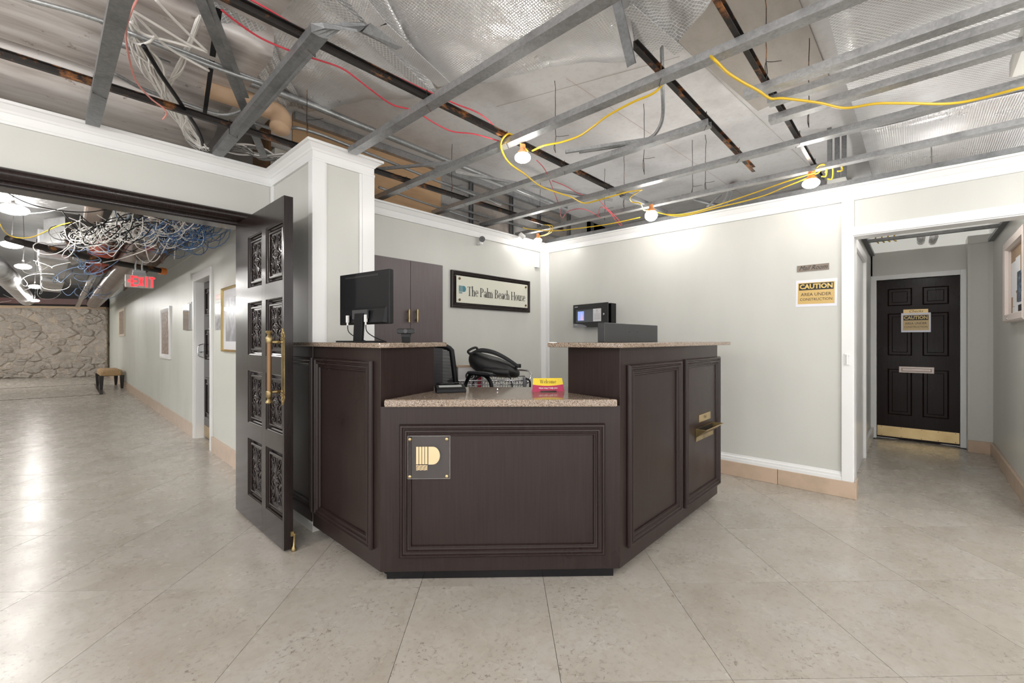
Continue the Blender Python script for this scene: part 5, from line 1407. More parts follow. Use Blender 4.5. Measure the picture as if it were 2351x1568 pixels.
# upper brown boards of the corridor wall
zbr = con(430, 558)[1]
b = cmb()
for k in range(9):
    b2 = cmb(); b2.box((.1 + k * 1.25, -.004, zbr + .02 * (k % 2)), (.1 + (k + 1) * 1.25 - .01, .012, SLAB - .002)); b2.build('brown_board', mat('brown_board', (.21, .12, .055), .6, var=(5, (.11, .06, .03), .4, .7)) if k == 0 else bpy.data.materials['brown_board'], cw)
# far end above the rock wall: near-black board and red beam
b = MB(SWM); b.box((0, .05, SWH + .07), (SL, .2, SLAB - .002)); b.build('wall_over_stone', mat('near_black', (.012, .011, .012), .7), kind='structure', label='dark closing board above the rock wall')
b = MB(SWM); b.box((0, -.25, SWH + .12), (SL, -.10, SWH + .30)); b.build('red_beam', mat('dark_red_steel', (.075, .02, .016), .5), label='dark red steel beam running above the rock wall', cat='beam')
M_COPP = bpy.data.materials['dark_red_steel']

# ---- door in the corridor wall
d3 = thing('door_3', 'dark panelled door set back in a white casing in the corridor wall', None, CM @ Vector((d3a, 0, 0)), kind='structure')
zt3 = con(486, 632)[1]; zc3 = con(488, 612)[1]
for lo, hi in (((d3b, 0, 0), (d3b + .06, .022, zc3)), ((d3a - .06, 0, 0), (d3a, .022, zc3)), ((d3a, 0, zt3), (d3b, .022, zc3))): cbox('casing', lo, hi, M_TRIM, d3, bevel=.003)
cbox('jamb', (d3b - .012, -.12, 0), (d3b, 0, zt3), M_TRIM, d3); cbox('jamb', (d3a, -.12, 0), (d3a + .012, 0, zt3), M_TRIM, d3); cbox('head', (d3a, -.12, zt3), (d3b, 0, zt3 + .012), M_TRIM, d3)
cbox('wall_head', (d3a, -.12, zt3 + .012), (d3b, -.002, 2.05), M_CORR, d3)
cbox('leaf', (d3a + .012, -.12, .01), (d3b - .012, -.085, zt3), M_DOOR, d3)
wl3 = d3b - d3a
for (za, zb_) in ((.25, .75), (.95, 1.35), (1.5, 1.85)):
    for (ua, ub) in ((.1, .45), (.55, .9)):
        b = cmb(); b.mould(lambda u, v, h_: (u, -.085 + h_, v), d3a + wl3 * ua, d3a + wl3 * ub, za, zb_, [(0, 0), (0, .01), (.02, .012), (.03, -.001), (.06, -.001), (.07, .008), (.08, .008)]); b.build('panel_moulding', M_DOOR, d3)
cbox('kick_plate', (d3a + .03, -.085, .02), (d3b - .03, -.082, .16), M_BRASSL, d3)
cbox('notice', (d3a + wl3 * .1, -.084, 1.30), (d3a + wl3 * .34, -.0825, 1.58), M_PAPER, d3)
b = cmb(); b.box((d3b - .06, -.084, .98), (d3b - .03, -.075, 1.16)); b.tube([(d3b - .045, -.075, 1.06), (d3b - .045, -.03, 1.06), (d3b - .14, -.03, 1.06)], .008, 8); b.tube(bez([(d3b - .045, -.07, 1.16), (d3b - .045, -.02, 1.13), (d3b - .045, -.02, 1.02), (d3b - .045, -.07, .99)], 5), .006, 8); b.build('latch', M_CHROME, d3, smooth=True)

# ---- pictures and plates on the corridor wall
def picture(name, px0, px1, pyt, pyb, fm, fw_, art, label, cat='picture', mat_w=.0, depth=.025, mount=None):
    u0, u1, z0, z1 = cspan(px0, px1, pyt, pyb)
    o = thing(name, label, cat, CM @ Vector(((u0 + u1) / 2, 0, z0)))
    b = cmb(); b.mould(lambda u, v, h_: (u, h_, v), u0, u1, z0, z1, [(0, .0005), (0, depth), (fw_ * .3, depth + .004), (fw_ * .7, depth - .004), (fw_, depth - .01), (fw_, .004)]); b.build('frame', fm, o, smooth=True)
    b = cmb(); b.box((u0 + fw_ * .5, .001, z0 + fw_ * .5), (u1 - fw_ * .5, .006, z1 - fw_ * .5)); b.build('mount', mount or M_PAPER, o)
    if art:
        w_ = mat_w
        b = cmb(); b.box((u0 + fw_ + w_, .0055, z0 + fw_ + w_), (u1 - fw_ - w_, .0075, z1 - fw_ - w_)); b.build('print', art, o)
    return o, (u0, u1, z0, z1)
M_GOLDF = mat('gold_frame', (.62, .46, .2), .25, .85)
o, r_ = picture('framed_picture', 514, 590, 640, 812, M_GOLDF, .022, mat('grey_photo_print', (.12, .12, .15), .25, var=(5, (.42, .42, .47), .45, .65)), 'gold framed glazed picture beside the corridor door', mat_w=.08)
b = cmb(); b.box((r_[0] + .02, .012, r_[2] + .02), (r_[1] - .02, .014, r_[3] - .02)); b.build('glazing', mat('picture_glass', (.9, .92, .95), .03, alpha=.14), o)
picture('framed_picture', 371, 393, 702, 825, M_TRIM, .06, mat('brown_print', (.19, .12, .085), .5, var=(20, (.34, .26, .2), .45, .6)), 'white framed brown print between the wall sconce and the bench', mat_w=.01)
picture('framed_picture', 274.5, 288, 706, 772, mat('cream_frame', (.68, .6, .48), .35), .05, bpy.data.materials['brown_print'], 'small cream framed print above the bench', mat_w=.01)
def plate(name, px0, px1, pyt, pyb, m, label, cat, d=.006):
    u0, u1, z0, z1 = cspan(px0, px1, pyt, pyb)
    b = cmb(); b.box((u0, .0005, z0), (u1, d, z1)); return b.build(name, m, label=label, cat=cat, bevel=.0015), (u0, u1, z0, z1)
plate('pink_plate', 496.5, 510.5, 673, 685, mat('pink_plate', (.58, .37, .32), .3), 'small pink plate above the sheathed notice', 'sign plate')
plate('sheathed_notice', 495, 509.5, 692, 757, mat('plastic_sleeve', (.50, .51, .55), .12, var=(14, (.28, .29, .33), .45, .6)), 'grey notice in a clear plastic sleeve by the corridor door', 'notice', .004)
o, (u0, u1, z0, z1) = plate('wall_mirror_plate', 426.5, 441, 698, 757, mat('mirror_chrome', (.6, .6, .62), .08, 1.0), 'narrow chrome mirror plate beside the corridor door casing', 'mirror plate', .03)
o, _ = plate('grey_label', 432, 441, 693, 697, mat('grey_label', (.4, .4, .39), .4), 'tiny grey label above the chrome mirror plate', 'label')
u, z = con(250, 790)
b = cmb(); b.box((u - .25, .0005, z - .06), (u + .05, .006, z + .06)); b.build('slot_plate', M_INK, label='small dark slot plate near the rock wall', cat='plate')

# ---- exit sign
EY = 6.2
e0, e1 = ony(288, 660, EY), ony(353, 660, EY); et = ony(290, 629.5, EY).z; eb = ony(290, 658.5, EY).z
EM = frame_m(((e0.x + e1.x) / 2, EY, (et + eb) / 2), (1, 0, 0))
ew, eh = (e1.x - e0.x) / 2, (et - eb) / 2
ex = thing('exit_sign', 'lit red EXIT sign with an arrow hanging in the corridor', 'exit sign', M=EM)
b = MB(EM); b.box((-ew, 0, -eh), (ew, .05, eh)); b.build('housing', mat('sign_housing', (.36, .32, .30), .4), ex, bevel=.004)
M_EXIT = mat_emit('exit_red', (1.0, .04, .05), .62)
def stroke_text(b, M, s, x0, w, h_, t_, gap):
    st = {'E': [((0, 0), (0, 1)), ((0, 1), (1, 1)), ((0, .5), (.85, .5)), ((0, 0), (1, 0))], 'X': [((0, 0), (1, 1)), ((0, 1), (1, 0))], 'I': [((.5, 0), (.5, 1))], 'T': [((0, 1), (1, 1)), ((.5, 0), (.5, 1))], '<': [((1, .95), (0, .5)), ((0, .5), (1, .05))]}
    x = x0
    for c in s:
        cw_ = w * (.35 if c == 'I' else 1)
        for p, q in st[c]:
            a = Vector((x + p[0] * cw_, 0, (p[1] - .5) * h_)); d = Vector((x + q[0] * cw_, 0, (q[1] - .5) * h_))
            v = (d - a).normalized(); n = Vector((-v.z, 0, v.x)) * t_ / 2; e = v * t_ / 2 if abs(v.x) < .01 or abs(v.z) < .01 else Vector()
            b.loops([[M @ (p_ + Vector((0, y, 0))) for p_ in (a - e - n, d + e - n, d + e + n, a - e + n)] for y in (-.003, -.0005)])
        x += cw_ + gap
b = MB(); stroke_text(b, EM, 'EXIT', -ew * .54, ew * .27, eh * 1.36, .02, .0255); b.build('lettering', M_EXIT, ex)
b = MB(); stroke_text(b, EM, '<', -ew * .86, .020, .04, .009, 0); b.build('arrow', M_EXIT, ex)
b = MB(EM); b.box((-.06, .005, eh), (.055, .045, eh + .03)); b.build('canopy', mat('canopy_grey', (.3, .3, .31), .4, .4), ex)
b = MB(EM); b.box((-.055, .0, eh + .03), (.05, .05, eh + .055)); b.build('junction_box', M_STEEL, ex)
for x in (-.03, .025):
    b = MB(EM); b.tube(bez([(x, .025, eh + .05), (x - .004, .025, eh + .11), (x + .01, .025, eh + .17)], 5), .009, 8); b.build('flex_conduit', M_STEEL, ex, smooth='all')

# ---- upholstered bench at the end
LG = [onz(232.5, 894.5, 0), onz(280, 891.5, 0), onz(266, 883.5, 0), onz(224, 886, 0)]
for p in LG: p.z = 0
bc = (LG[0] + LG[1] + LG[2] + LG[3]) / 4
bench = thing('upholstered_bench', 'low bench with tan woven cushion and dark tapered legs by the corridor wall', 'bench', bc)
M_WEAVE = mat('tan_woven_fabric', (.50, .33, .17), .85, var=(60, (.34, .21, .10), .4, .6), bump=(90, .3, .004))
b = MB(); rings = []
for z, i in ((.32, 1.02), (.335, 1.10), (.42, 1.10), (.45, 1.04), (.465, .9)):
    ring = []
    for k in range(4):
        p, q, r_ = LG[k - 1], LG[k], LG[(k + 1) % 4]
        P = [bc + (w - bc) * i for w in (q.lerp(p, .12), q.lerp(p, .03).lerp(r_, .03), q.lerp(r_, .12))]
        ring += [(w.x, w.y, z) for w in P]
    rings.append(ring)
b.loops(rings); b.build('cushion', M_WEAVE, bench, smooth=True)
M_LEG = mat('black_leg', (.012, .008, .007), .3)
for p in LG:
    b = MB(); b.loops([[(p.x + dx * s_, p.y + dy * s_, z) for dx, dy in ((-.04, -.04), (.04, -.04), (.04, .04), (-.04, .04))] for z, s_ in ((0, .6), (.14, .85), (.33, 1.1))]); b.build('leg', M_LEG, bench)
# floor inlay near the bench
for (a, c) in (((-40, 895), (221, 881)), ((-40, 922), (236, 905)), ((221, 881), (236, 905))):
    p, q = onz(*a, .001), onz(*c, .001)
    d = (q - p).normalized(); n = Vector((-d.y, d.x, 0)) * .05
    b = MB(); b.prism([p - n, q - n, q + n, p + n], -.002, .0012); b.build('inlay_strip', mat('dark_inlay', (.055, .045, .04), .2) if a[1] == 895 else bpy.data.materials['dark_inlay'], floor)

# ---- corridor work lights
for (px, py, r), lb in zip(((30, 481, .088), (27, 562, .085), (53, 612, .08), (80, 658, .085), (80, 690, .085)), ('large glowing disc light just beyond the doorway head', 'second glowing disc light along the corridor', 'third glowing disc light along the corridor', 'fourth glowing disc light, before the lower foil duct elbow', 'last small glowing disc light in front of the rock wall')):
    disc_light(onz(px, py, 2.2), r, lb)

for (x, y) in ((-2.0, 5.6), (-2.1, 9.5), (-1.9, 13.5), (-1.9, 16.4), (-1.5, 18.0), (-2.6, 19.0)):  # unseen discs added out of view to brighten corridor and rock wall
    disc_light(Vector((x, y, 2.3)), .09 if y < 17 else .13, 'unseen disc light added beside the corridor as fill')

# ---- pipes and ducts
M_PIPE = mat('chrome_pipe_jacket', (.62, .61, .60), .18, .95, var=(8, (.35, .32, .30), .5, .75))
M_BRN = mat('brown_pipe_jacket', (.24, .18, .15), .28, .85, var=(5, (.12, .09, .075), .42, .7))
M_VALVE = mat('red_iron_fitting', (.26, .045, .02), .45)
GP = 'pipes under the corridor slab'
pipe('jacketed_pipe', [onz(300, 452, 2.34), onz(265, 512, 2.30), onz(238, 568, 2.30)], .055, M_PIPE, 'bright jacketed pipe running to the red valve', 'pipe', GP, 16, straight=True)
pipe('jacketed_pipe', [onz(222, 612, 2.29), onz(205, 652, 2.29), onz(178, 702, 2.29)], .055, M_PIPE, 'jacketed pipe running on beyond the red valve', 'pipe', GP, 16, straight=True)
pipe('large_duct_pipe', [onz(420, 455, 2.36), onz(330, 562, 2.28), onz(262, 640, 2.27), onz(215, 696, 2.26)], .155, M_BRN, 'large dark metal-jacketed pipe along the corridor wall', 'pipe', GP, 18, straight=True)
va, vb = onz(238, 568, 2.30), onz(222, 612, 2.29)
rv = thing('pipe_valve', 'red iron valve with flanges joining the jacketed pipes', 'valve', va, group=GP)
dv = (vb - va)
ln = dv.length; dv.normalize()
b = MB(); b.lathe([(.05, -.02), (.085, 0), (.085, ln * .25), (.07, ln * .4), (.09, ln * .6), (.085, ln), (.05, ln + .03)], 16, va, dv); b.build('body', M_VALVE, rv, smooth=True)
for f in (.02, .45, .98):
    b = MB(); b.lathe([(.08, -.02), (.125, -.02), (.125, .03), (.08, .03)], 16, va + dv * ln * f, dv); b.build('flange', M_VALVE, rv, smooth=True)
bp = [onz(20, 548, 2.12), onz(55, 558, 2.12), onz(245, 600, 2.08), onz(372, 622, 2.05)]
blp = pipe('black_pipe', bp, .032, M_IRON, 'long black sprinkler pipe slanting across the corridor', 'pipe', GP, 12, straight=True)
b = MB(); b.lathe([(0, 0), (.042, 0), (.042, .06), (0, .06)], 12, bp[-1] - Vector((.02, 0, 0)), (bp[-1] - bp[-2])); b.build('end_cap', mat('orange_primer', (.55, .16, .03), .5), blp, smooth=True, label='orange end cap')
pipe('round_duct', [onz(-30, 600, 2.35), onz(20, 640, 2.33), onz(62, 688, 2.31)], .16, M_PFOIL, 'silver round duct running beneath the corridor slab', 'duct', GP, 18, straight=True)
def qduct(name, px_pts, z0, z1, m, label):
    P = [onz(x, y, z0) for x, y in px_pts]
    b = MB(); b.prism([(p.x, p.y) for p in P], z0, z1); return b.build(name, m, label=label, cat='duct', group='foil ducts in the corridor', bevel=.02)
qduct('foil_duct', [(85, 590), (160, 600), (148, 640), (92, 636)], 2.16, 2.5, M_PFOIL, 'bright foil-wrapped duct box hung by the disc lights')
qduct('foil_duct', [(92, 645), (148, 650), (140, 672), (93, 668)], 2.1, 2.4, M_PFOIL, 'lower foil duct elbow past the bright duct box')
qduct('foil_duct', [(100, 560), (150, 556), (200, 600), (165, 610)], 2.3, 2.6, M_PFOIL, 'dull foil duct beside the red valve')
qduct('flat_duct', [(-60, 395), (230, 470), (215, 500), (-60, 455)], 2.40, 2.75, M_PFOIL, 'flat grey duct just beyond the doorway head')
qduct('square_box', [(195, 478), (240, 488), (232, 520), (190, 508)], 2.36, 2.7, mat('brown_duct_tape', (.22, .17, .14), .5), 'brown square duct stub under the corridor slab')
qduct('white_cover', [(318, 520), (365, 528), (372, 545), (330, 550)], 2.20, 2.215, M_WHITEP, 'white plastic cover lying among the cables')

# ---- cable tangles
def tangle(name, m, n, seed, zone, r, label, zlo, zhi, spread=95):
    """many loose cables weaving between random points of a pixel zone"""
    rr = random.Random(seed); b = MB()
    for k in range(n):
        x, y = zone(rr); x2, y2 = x + rr.uniform(-spread, spread), y + rr.uniform(-26, 26)
        z = rr.uniform(zlo, zhi); p, q = onz(x, max(y, 445), z), onz(x2, max(y2, 445), z + rr.uniform(-.04, .04))
        if p.y < 4.05: p = onz(x - 40, max(y + 10, 455), z)
        if q.y < 4.05: q = p + Vector((-.25, .3, 0))
        if p.y < 4.0: continue
        if (q - p).length > 1.4: q = p + (q - p).normalized() * 1.4
        sag = rr.uniform(.03, .16); loop = rr.random() < .4; pts = []
        side = Vector((rr.uniform(-1, 1), rr.uniform(-1, 1), 0)) * .07
        for i in range(9):
            t_ = i / 8; w = p.lerp(q, t_) + Vector((0, 0, -sag * math.sin(math.pi * t_))) + side * math.sin(2 * math.pi * t_)
            if loop: w += Vector((math.cos(t_ * 6.3) * .08, 0, math.sin(t_ * 6.3) * .07))
            pts.append(w)
        b.tube(bez(pts, 2), r, 5, cap=False)
    return b.build(name, m, smooth='all', kind='stuff', label=label, cat='cable tangle')
M_BLUE = mat('blue_cable', (.05, .13, .30), .45)
z1_ = lambda rr: (lambda t_: (150 + 270 * t_ + rr.uniform(-20, 20), 535 - 28 * t_ + rr.gauss(0, 14)))(rr.random())
z2_ = lambda rr: (rr.uniform(365, 475), 0) and (lambda x: (x, 555 - (x - 365) * .32 + rr.uniform(-38, 14)))(rr.uniform(368, 478))
z3_ = lambda rr: (rr.uniform(165, 235), rr.uniform(560, 680))
z4_ = lambda rr: (rr.uniform(0, 120), rr.uniform(560, 690))
tangle('cable_tangle', M_WC, 75, 1, z1_, .0032, 'tangle of white cables hanging under the corridor slab', 2.08, 2.32)
tangle('cable_tangle', M_BLACK, 36, 2, z1_, .0036, 'tangle of black cables woven through the white ones', 2.08, 2.30)
tangle('cable_tangle', M_BLUE, 75, 3, z2_, .0028, 'thick knot of blue cables against the corridor wall top', 2.14, 2.32, 55)
tangle('cable_tangle', M_WC, 26, 4, z2_, .003, 'white cables draped over the blue knot', 2.12, 2.3, 60)
tangle('cable_tangle', mat('pale_blue_cable', (.22, .33, .55), .45), 24, 5, z3_, .004, 'pale blue cables dropping beside the red valve', 2.02, 2.25)
tangle('cable_tangle', M_WC, 12, 6, z4_, .004, 'white cables swagged among the disc lights', 2.02, 2.3)
GCC = 'long cables swagged across the corridor'
for pts, r, m, lab in (
    ([(-10, 427, 2.2), (60, 465, 2.16), (130, 482, 2.14), (200, 487, 2.14), (270, 480, 2.16), (340, 500, 2.14)], .0035, M_BLACK, 'long black cable swagged just below the doorway head'),
    ([(60, 491, 2.2), (110, 486, 2.2), (160, 474, 2.2)], .003, M_WC, 'white lead running to the big disc light'),
    ([(145, 545, 2.12), (170, 590, 2.08), (210, 604, 2.06), (260, 598, 2.06), (320, 580, 2.07), (360, 562, 2.08)], .0045, M_WC, 'white cable drooping over the black sprinkler pipe'),
    ([(330, 545, 2.1), (338, 585, 2.03), (345, 600, 2.01), (358, 598, 2.02), (372, 580, 2.06), (390, 545, 2.1)], .0045, M_WC, 'white cable loop hanging beside the exit sign'),
    ([(345, 540, 2.1), (365, 570, 2.05), (372, 605, 1.99), (378, 590, 2.0), (400, 575, 2.03), (430, 560, 2.06), (440, 545, 2.08)], .004, M_BLACK, 'black cable loop against the corridor wall'),
    ([(270, 490, 2.14), (285, 505, 2.12), (320, 515, 2.12), (350, 540, 2.1), (400, 548, 2.1)], .005, M_BLACK, 'thick black cable passing to the blue knot'),
    ([(330, 542, 2.1), (355, 530, 2.12), (380, 505, 2.14), (405, 495, 2.16)], .008, M_BLUE, 'bundle of blue cable feeding the knot'),
    ([(330, 495, 2.14), (370, 505, 2.12), (400, 520, 2.09), (420, 530, 2.07), (440, 518, 2.09), (455, 498, 2.13)], .004, M_WC, 'white cable drooping in front of the blue knot'),
    ([(262, 470, 2.2), (268, 498, 2.14), (282, 506, 2.12), (296, 498, 2.14), (300, 480, 2.18)], .005, mat('grey_blue_cable', (.22, .30, .40), .45), 'grey-blue cable loop by the jacketed pipe'),
    ([(-10, 500, 2.1), (20, 540, 2.1), (70, 545, 2.1), (130, 520, 2.14), (165, 510, 2.16)], .004, M_CORD, 'thin yellow cord between the disc lights')):
    b = MB(); b.tube(bez([onz(x, y, z) for x, y, z in pts], 7), r, 7); b.build('corridor_cable', m, smooth='all', label=lab, cat='cable', group=GCC)

# ---- stripped hallway ceiling
GH = 'steel frame of the stripped hallway ceiling'
def hbar(p, q, m, lab, w=.02):
    b = MB(); b.sweep(p, q, [(-w, 0), (w, 0), (w, .03), (w * .8, .03), (w * .8, .004), (-w * .8, .004), (-w * .8, .03), (-w, .03)]); b.build('hall_channel', m, label=lab, cat='ceiling channel', group=GH)
hz = 2.24
hbar((5.0, .36, hz), (5.0, -.57, hz), M_STEEL_D, 'dark steel channel across the stripped hallway ceiling behind the opening')
hbar((5.95, .36, hz), (5.95, -.57, hz), M_STEEL_D, 'dark steel channel crossing the middle of the hallway ceiling')
hbar((4.4, .38, hz), (6.95, .38, hz), M_STEEL_D, 'dark steel track along the hallway side wall')
hbar((4.4, -.585, hz), (6.75, -.585, hz), M_STEEL_D, 'dark steel track above the notice board')
b = MB(); b.box((4.35, -.60, hz + .05), (5.6, -.25, hz + .06)); b.build('hall_board', M_PLY, label='scrap of tan board left over the hallway', cat='board')
for k, x in enumerate((6.3, 6.42)):
    b = MB(); b.tube([(x, -.05 - .1 * k, 2.3), (x + .6, -.05 - .1 * k, 2.34)], .035, 12); b.build('hall_pipe', M_FOILS, smooth='all', label='short bright pipe above the hallway ceiling', cat='pipe', group='bright pipes over the hallway')
for k in range(4):
    y = .30 - .05 * k
    b = MB(); b.tube(bez([(6.2 + .1 * k, y, 2.75), (6.25, y - .01, 2.5), (6.3 + .05 * k, y + .02, 2.34), (6.4, y, 2.30)], 5), .007, 6); b.build('hall_cable', M_CORD, smooth='all', label='yellow cord dropping behind the hallway end wall', cat='cable', group='yellow cords over the hallway')
disc_light(Vector((4.72, -.12, 2.26)), .05, 'disc work light tucked behind the hallway header')
# corner of a white lamp casing over the hallway side
q = onz(2342, 150, 2.44)
b = MB(); b.box((q.x - .35, q.y - .30, 2.44), (q.x + .12, q.y + .02, 2.52)); b.build('lamp_casing', M_WHITEP, label='white rectangular lamp casing hung under the foil ceiling', cat='lamp casing', bevel=.008)

# ================================================================ BEHIND THE DESK
RT = Vector((ST, -CT, 0)); FW = Vector((CT, ST, 0))
# ---- office chair
cc = ond(1022, 780, 3.2); cf = (RT * .62 - FW * .78).normalized()
CHM = frame_m((cc.x, cc.y, 0), Vector((cf.y, -cf.x, 0)))       # local y = facing
ch = thing('office_chair', 'black mesh-back office chair with loop arms behind the desk', 'office chair', M=CHM)
M_MESH = mat('black_chair_mesh', (.012, .013, .018), .55)
sz = .70
b = MB(CHM); rings = []
for z, i in ((sz - .05, .03), (sz - .03, 0), (sz + .01, 0), (sz + .03, .04)):
    rings.append([(x * (.25 - i), y * (.24 - i), z) for x, y in ((-1, -.8), (-.8, -1), (.8, -1), (1, -.8), (1, .7), (.8, 1), (-.8, 1), (-1, .7))])
b.loops(rings); b.build('seat', M_MESH, ch, smooth=True)
z0, z1 = sz + .06, 1.172
def bx_(s_, z):           # half width of the back by height
    t_ = (z - z0) / (z1 - z0); return .235 - .035 * t_
def by_(z, x=0): return -.235 - .09 * (z - z0) - .25 * 0 + .35 * x * x
fr_pts = []
for k in range(8):
    z = z0 + (z1 - .05 - z0) * k / 7; fr_pts.append((bx_(1, z), by_(z, bx_(1, z)), z))
top = [(bx_(1, z1) * math.cos(a) , by_(z1, bx_(1, z1) * math.cos(a)), z1 - .05 + .05 * math.sin(a)) for a in [math.pi * i / 10 for i in range(1, 10)]]
loop = fr_pts + top + [(-x, y, z) for x, y, z in fr_pts[::-1]]
b = MB(CHM); b.tube(loop, .023, 8, closed=True); b.build('back_frame', M_BLACK, ch, smooth='all')
b = MB(CHM); nr = 34
for k in range(nr):
    z = z0 + .01 + (z1 - z0 - .03) * k / (nr - 1); w = bx_(1, z) - .004
    if z > z1 - .05: w *= math.sqrt(max(.05, 1 - ((z - z1 + .05) / .055) ** 2))
    b.loops([[(x, by_(z, x) + dy, z + dz) for dy, dz in ((-.002, -.0042), (.002, -.0042), (.002, .0042), (-.002, .0042))] for x in [w * (i / 4 - 1) for i in range(9)]])
b.build('mesh_back', M_MESH, ch, kind='stuff')
b = MB(CHM); b.box((-.045, -.30, sz - .04), (.045, -.262, z0 + .2)); b.build('back_support', M_BLACK, ch, bevel=.006)
for sx in (-1, 1):
    b = MB(CHM); b.tube(bez([(sx * .24, -.2, sz - .02), (sx * .30, -.21, sz + .12), (sx * .31, -.12, sz + .235), (sx * .31, .08, sz + .23), (sx * .30, .17, sz + .14), (sx * .25, .14, sz - .02)], 6), .015, 8); a_ = b.build('armrest', M_BLACK, ch, smooth='all')
    b = MB(CHM); rr = []
    for y, w, hh in ((-.16, .02, .008), (-.13, .038, .016), (0, .045, .02), (.12, .04, .018), (.16, .02, .008)):
        rr.append([(sx * .31 + x * w, y, sz + .245 + z * hh) for x, z in ((-1, 0), (-.7, -.8), (.7, -.8), (1, 0), (.7, .8), (-.7, .8))])
    b.loops(rr); b.build('arm_pad', M_MESH, a_, smooth=True)
b = MB(CHM); b.tube([(0, 0, .1), (0, 0, .35), (0, 0, .351), (0, 0, sz - .05)], [.03, .03, .018, .018], 12); b.build('gas_lift', M_CHROME, ch, smooth=True)
for k in range(5):
    a = k * 2 * math.pi / 5 + .3
    e = Vector((math.cos(a), math.sin(a), 0))
    b = MB(CHM); b.tube([(0, 0, .11), tuple(e * .15 + Vector((0, 0, .10))), tuple(e * .30 + Vector((0, 0, .075)))], [.03, .024, .016], 8); l_ = b.build('base_leg', M_BLACK, ch, smooth='all')
    b = MB(CHM); o_ = e * .30; sd = Vector((-e.y, e.x, 0)); b.lathe([(0, -.02), (.028, -.02), (.03, 0), (.028, .02), (0, .02)], 12, o_ + Vector((0, 0, .03)), sd); b.build('caster', M_BLACK, l_, smooth=True)
b = MB(CHM); b.tube([(-.02, -.24, sz - .02), (0, 0, sz - .055)], .02, 8); b.build('mechanism', M_BLACK, ch)

# ---- wire shopping cart
ct = ond(1122, 780, 3.86)
CTM = frame_m((ct.x, ct.y, 0), RT) @ Matrix.Diagonal((1.1, 1.1, 1, 1))         # local x = camera-right = handle end
cart = thing('shopping_cart', 'chrome wire shopping cart parked behind the desk', 'shopping cart', M=CTM)
hl, hw, zr, zfl = .30, .20, .868, .50
def rim(z, s_): return [(-hl * s_, -hw * s_, z), (hl * s_, -hw * s_, z), (hl * s_, hw * s_, z), (-hl * s_, hw * s_, z)]
for z_, s_, r_ in ((zr, 1, .006), (zr - .035, .99, .004), (zfl, .8, .005)):
    b = MB(CTM); b.tube(rim(z_, s_), r_, 8, closed=True); b.build('basket_rim', M_CHROME, cart, smooth='all')
b = MB(CTM)
for i in range(31):
    u = -1 + 2 * i / 30
    for s_ in (-1, 1):
        b.tube([(hl * u, s_ * hw, zr), (hl * .8 * u, s_ * hw * .8, zfl)], .0018, 4)
for i in range(21):
    u = -1 + 2 * i / 20
    for s_ in (-1, 1):
        b.tube([(s_ * hl, hw * u, zr), (s_ * hl * .8, hw * .8 * u, zfl)], .0018, 4)
for s_ in (-1, 1):
    n = 16
    b.tube([(-hl + 2 * hl * i / n, s_ * hw, zr - (.035 if i % 2 else 0)) for i in range(n + 1)], .003, 4)
    b.tube([(s_ * hl, -hw + 2 * hw * i / n, zr - (.035 if i % 2 else 0)) for i in range(n + 1)], .003, 4)
for i in range(9):
    u = -1 + 2 * i / 8
    b.tube([(-hl * .8, hw * .8 * u, zfl), (hl * .8, hw * .8 * u, zfl)], .002, 4)
b.build('basket_wires', M_CHROME, cart, kind='stuff')
b = MB(CTM); b.tube(bez([(.05, .19, zr), (.17, .19, zr + .055), (.27, .17, zr + .06), (.33, .12, zr + .055), (.337, 0, zr + .045), (.335, -.12, zr + .03), (.305, -.19, zr - .02)], 6), .0095, 10); b.build('handle', M_CHROME, cart, smooth='all')
b = MB(CTM); b.lathe([(0, -.04), (.014, -.04), (.016, -.03), (.016, .03), (.013, .04), (0, .04)], 12, (.285, -.21, zr - .01), (0, 0, 1)); b.build('handle_clip', M_GREYP, cart, smooth=True)
b = MB(CTM); b.tube(bez([(.292, -.22, zr + .02), (.322, -.22, zr), (.325, -.22, zr - .06)], 5), .007, 8); b.build('clip_lever', M_BLACK, cart, smooth='all')
for sx in (-1, 1):
    for sy in (-1, 1):
        b = MB(CTM); b.tube([(sx * hl * .8, sy * hw * .8, zfl), (sx * hl * .85, sy * hw * .85, .12), (sx * hl * .85, sy * hw * .85, .09)], .010, 8); l_ = b.build('leg', M_CHROME, cart, smooth='all')
        b = MB(CTM); b.lathe([(0, -.014), (.045, -.014), (.05, 0), (.045, .014), (0, .014)], 14, (sx * hl * .85, sy * hw * .85, .05), (0, 1, 0)); b.build('wheel', M_BLACK, l_, smooth=True)
b = MB(CTM); b.box((-hl * .7, -hw * .6, zfl + .006), (hl * .5, hw * .6, zfl + .10)); b.build('goods', mat('mixed_packaging', (.45, .08, .03), .4, var=(40, (.6, .55, .5), .45, .55)), label='bright packets lying in the wire cart', cat='packets', bevel=.01)

# ---- carton in the cart
KM = CTM @ Matrix.Translation((-.165, .05, zfl + .108)) @ Matrix.Rotation(math.radians(14), 4, 'Z')
car = thing('carton', 'white printed carton with a red stripe and open cardboard lid', 'carton', M=KM)
hb = .36
b = MB(KM); b.box((-.10, -.10, 0), (.10, .12, hb)); b.build('box', mat('white_carton', (.62, .60, .60), .5), car)
b = MB(KM); b.box((.055, -.1012, .05), (.085, -.1002, hb - .004)); b.build('red_stripe', mat('red_print', (.45, .02, .05), .5), car)
b = MB(KM); rr = []
for k in range(24):
    a = 2 * math.pi * k / 24; a2 = 2 * math.pi * (k + 1) / 24
    for r0, r1 in ((.044, .030), (.022, .010)): b.face([(.0 + math.cos(x) * r, -.1011, hb - .075 + math.sin(x) * r) for x, r in ((a, r0), (a2, r0), (a2, r1), (a, r1))])
b.build('ring_print', M_INK, car)
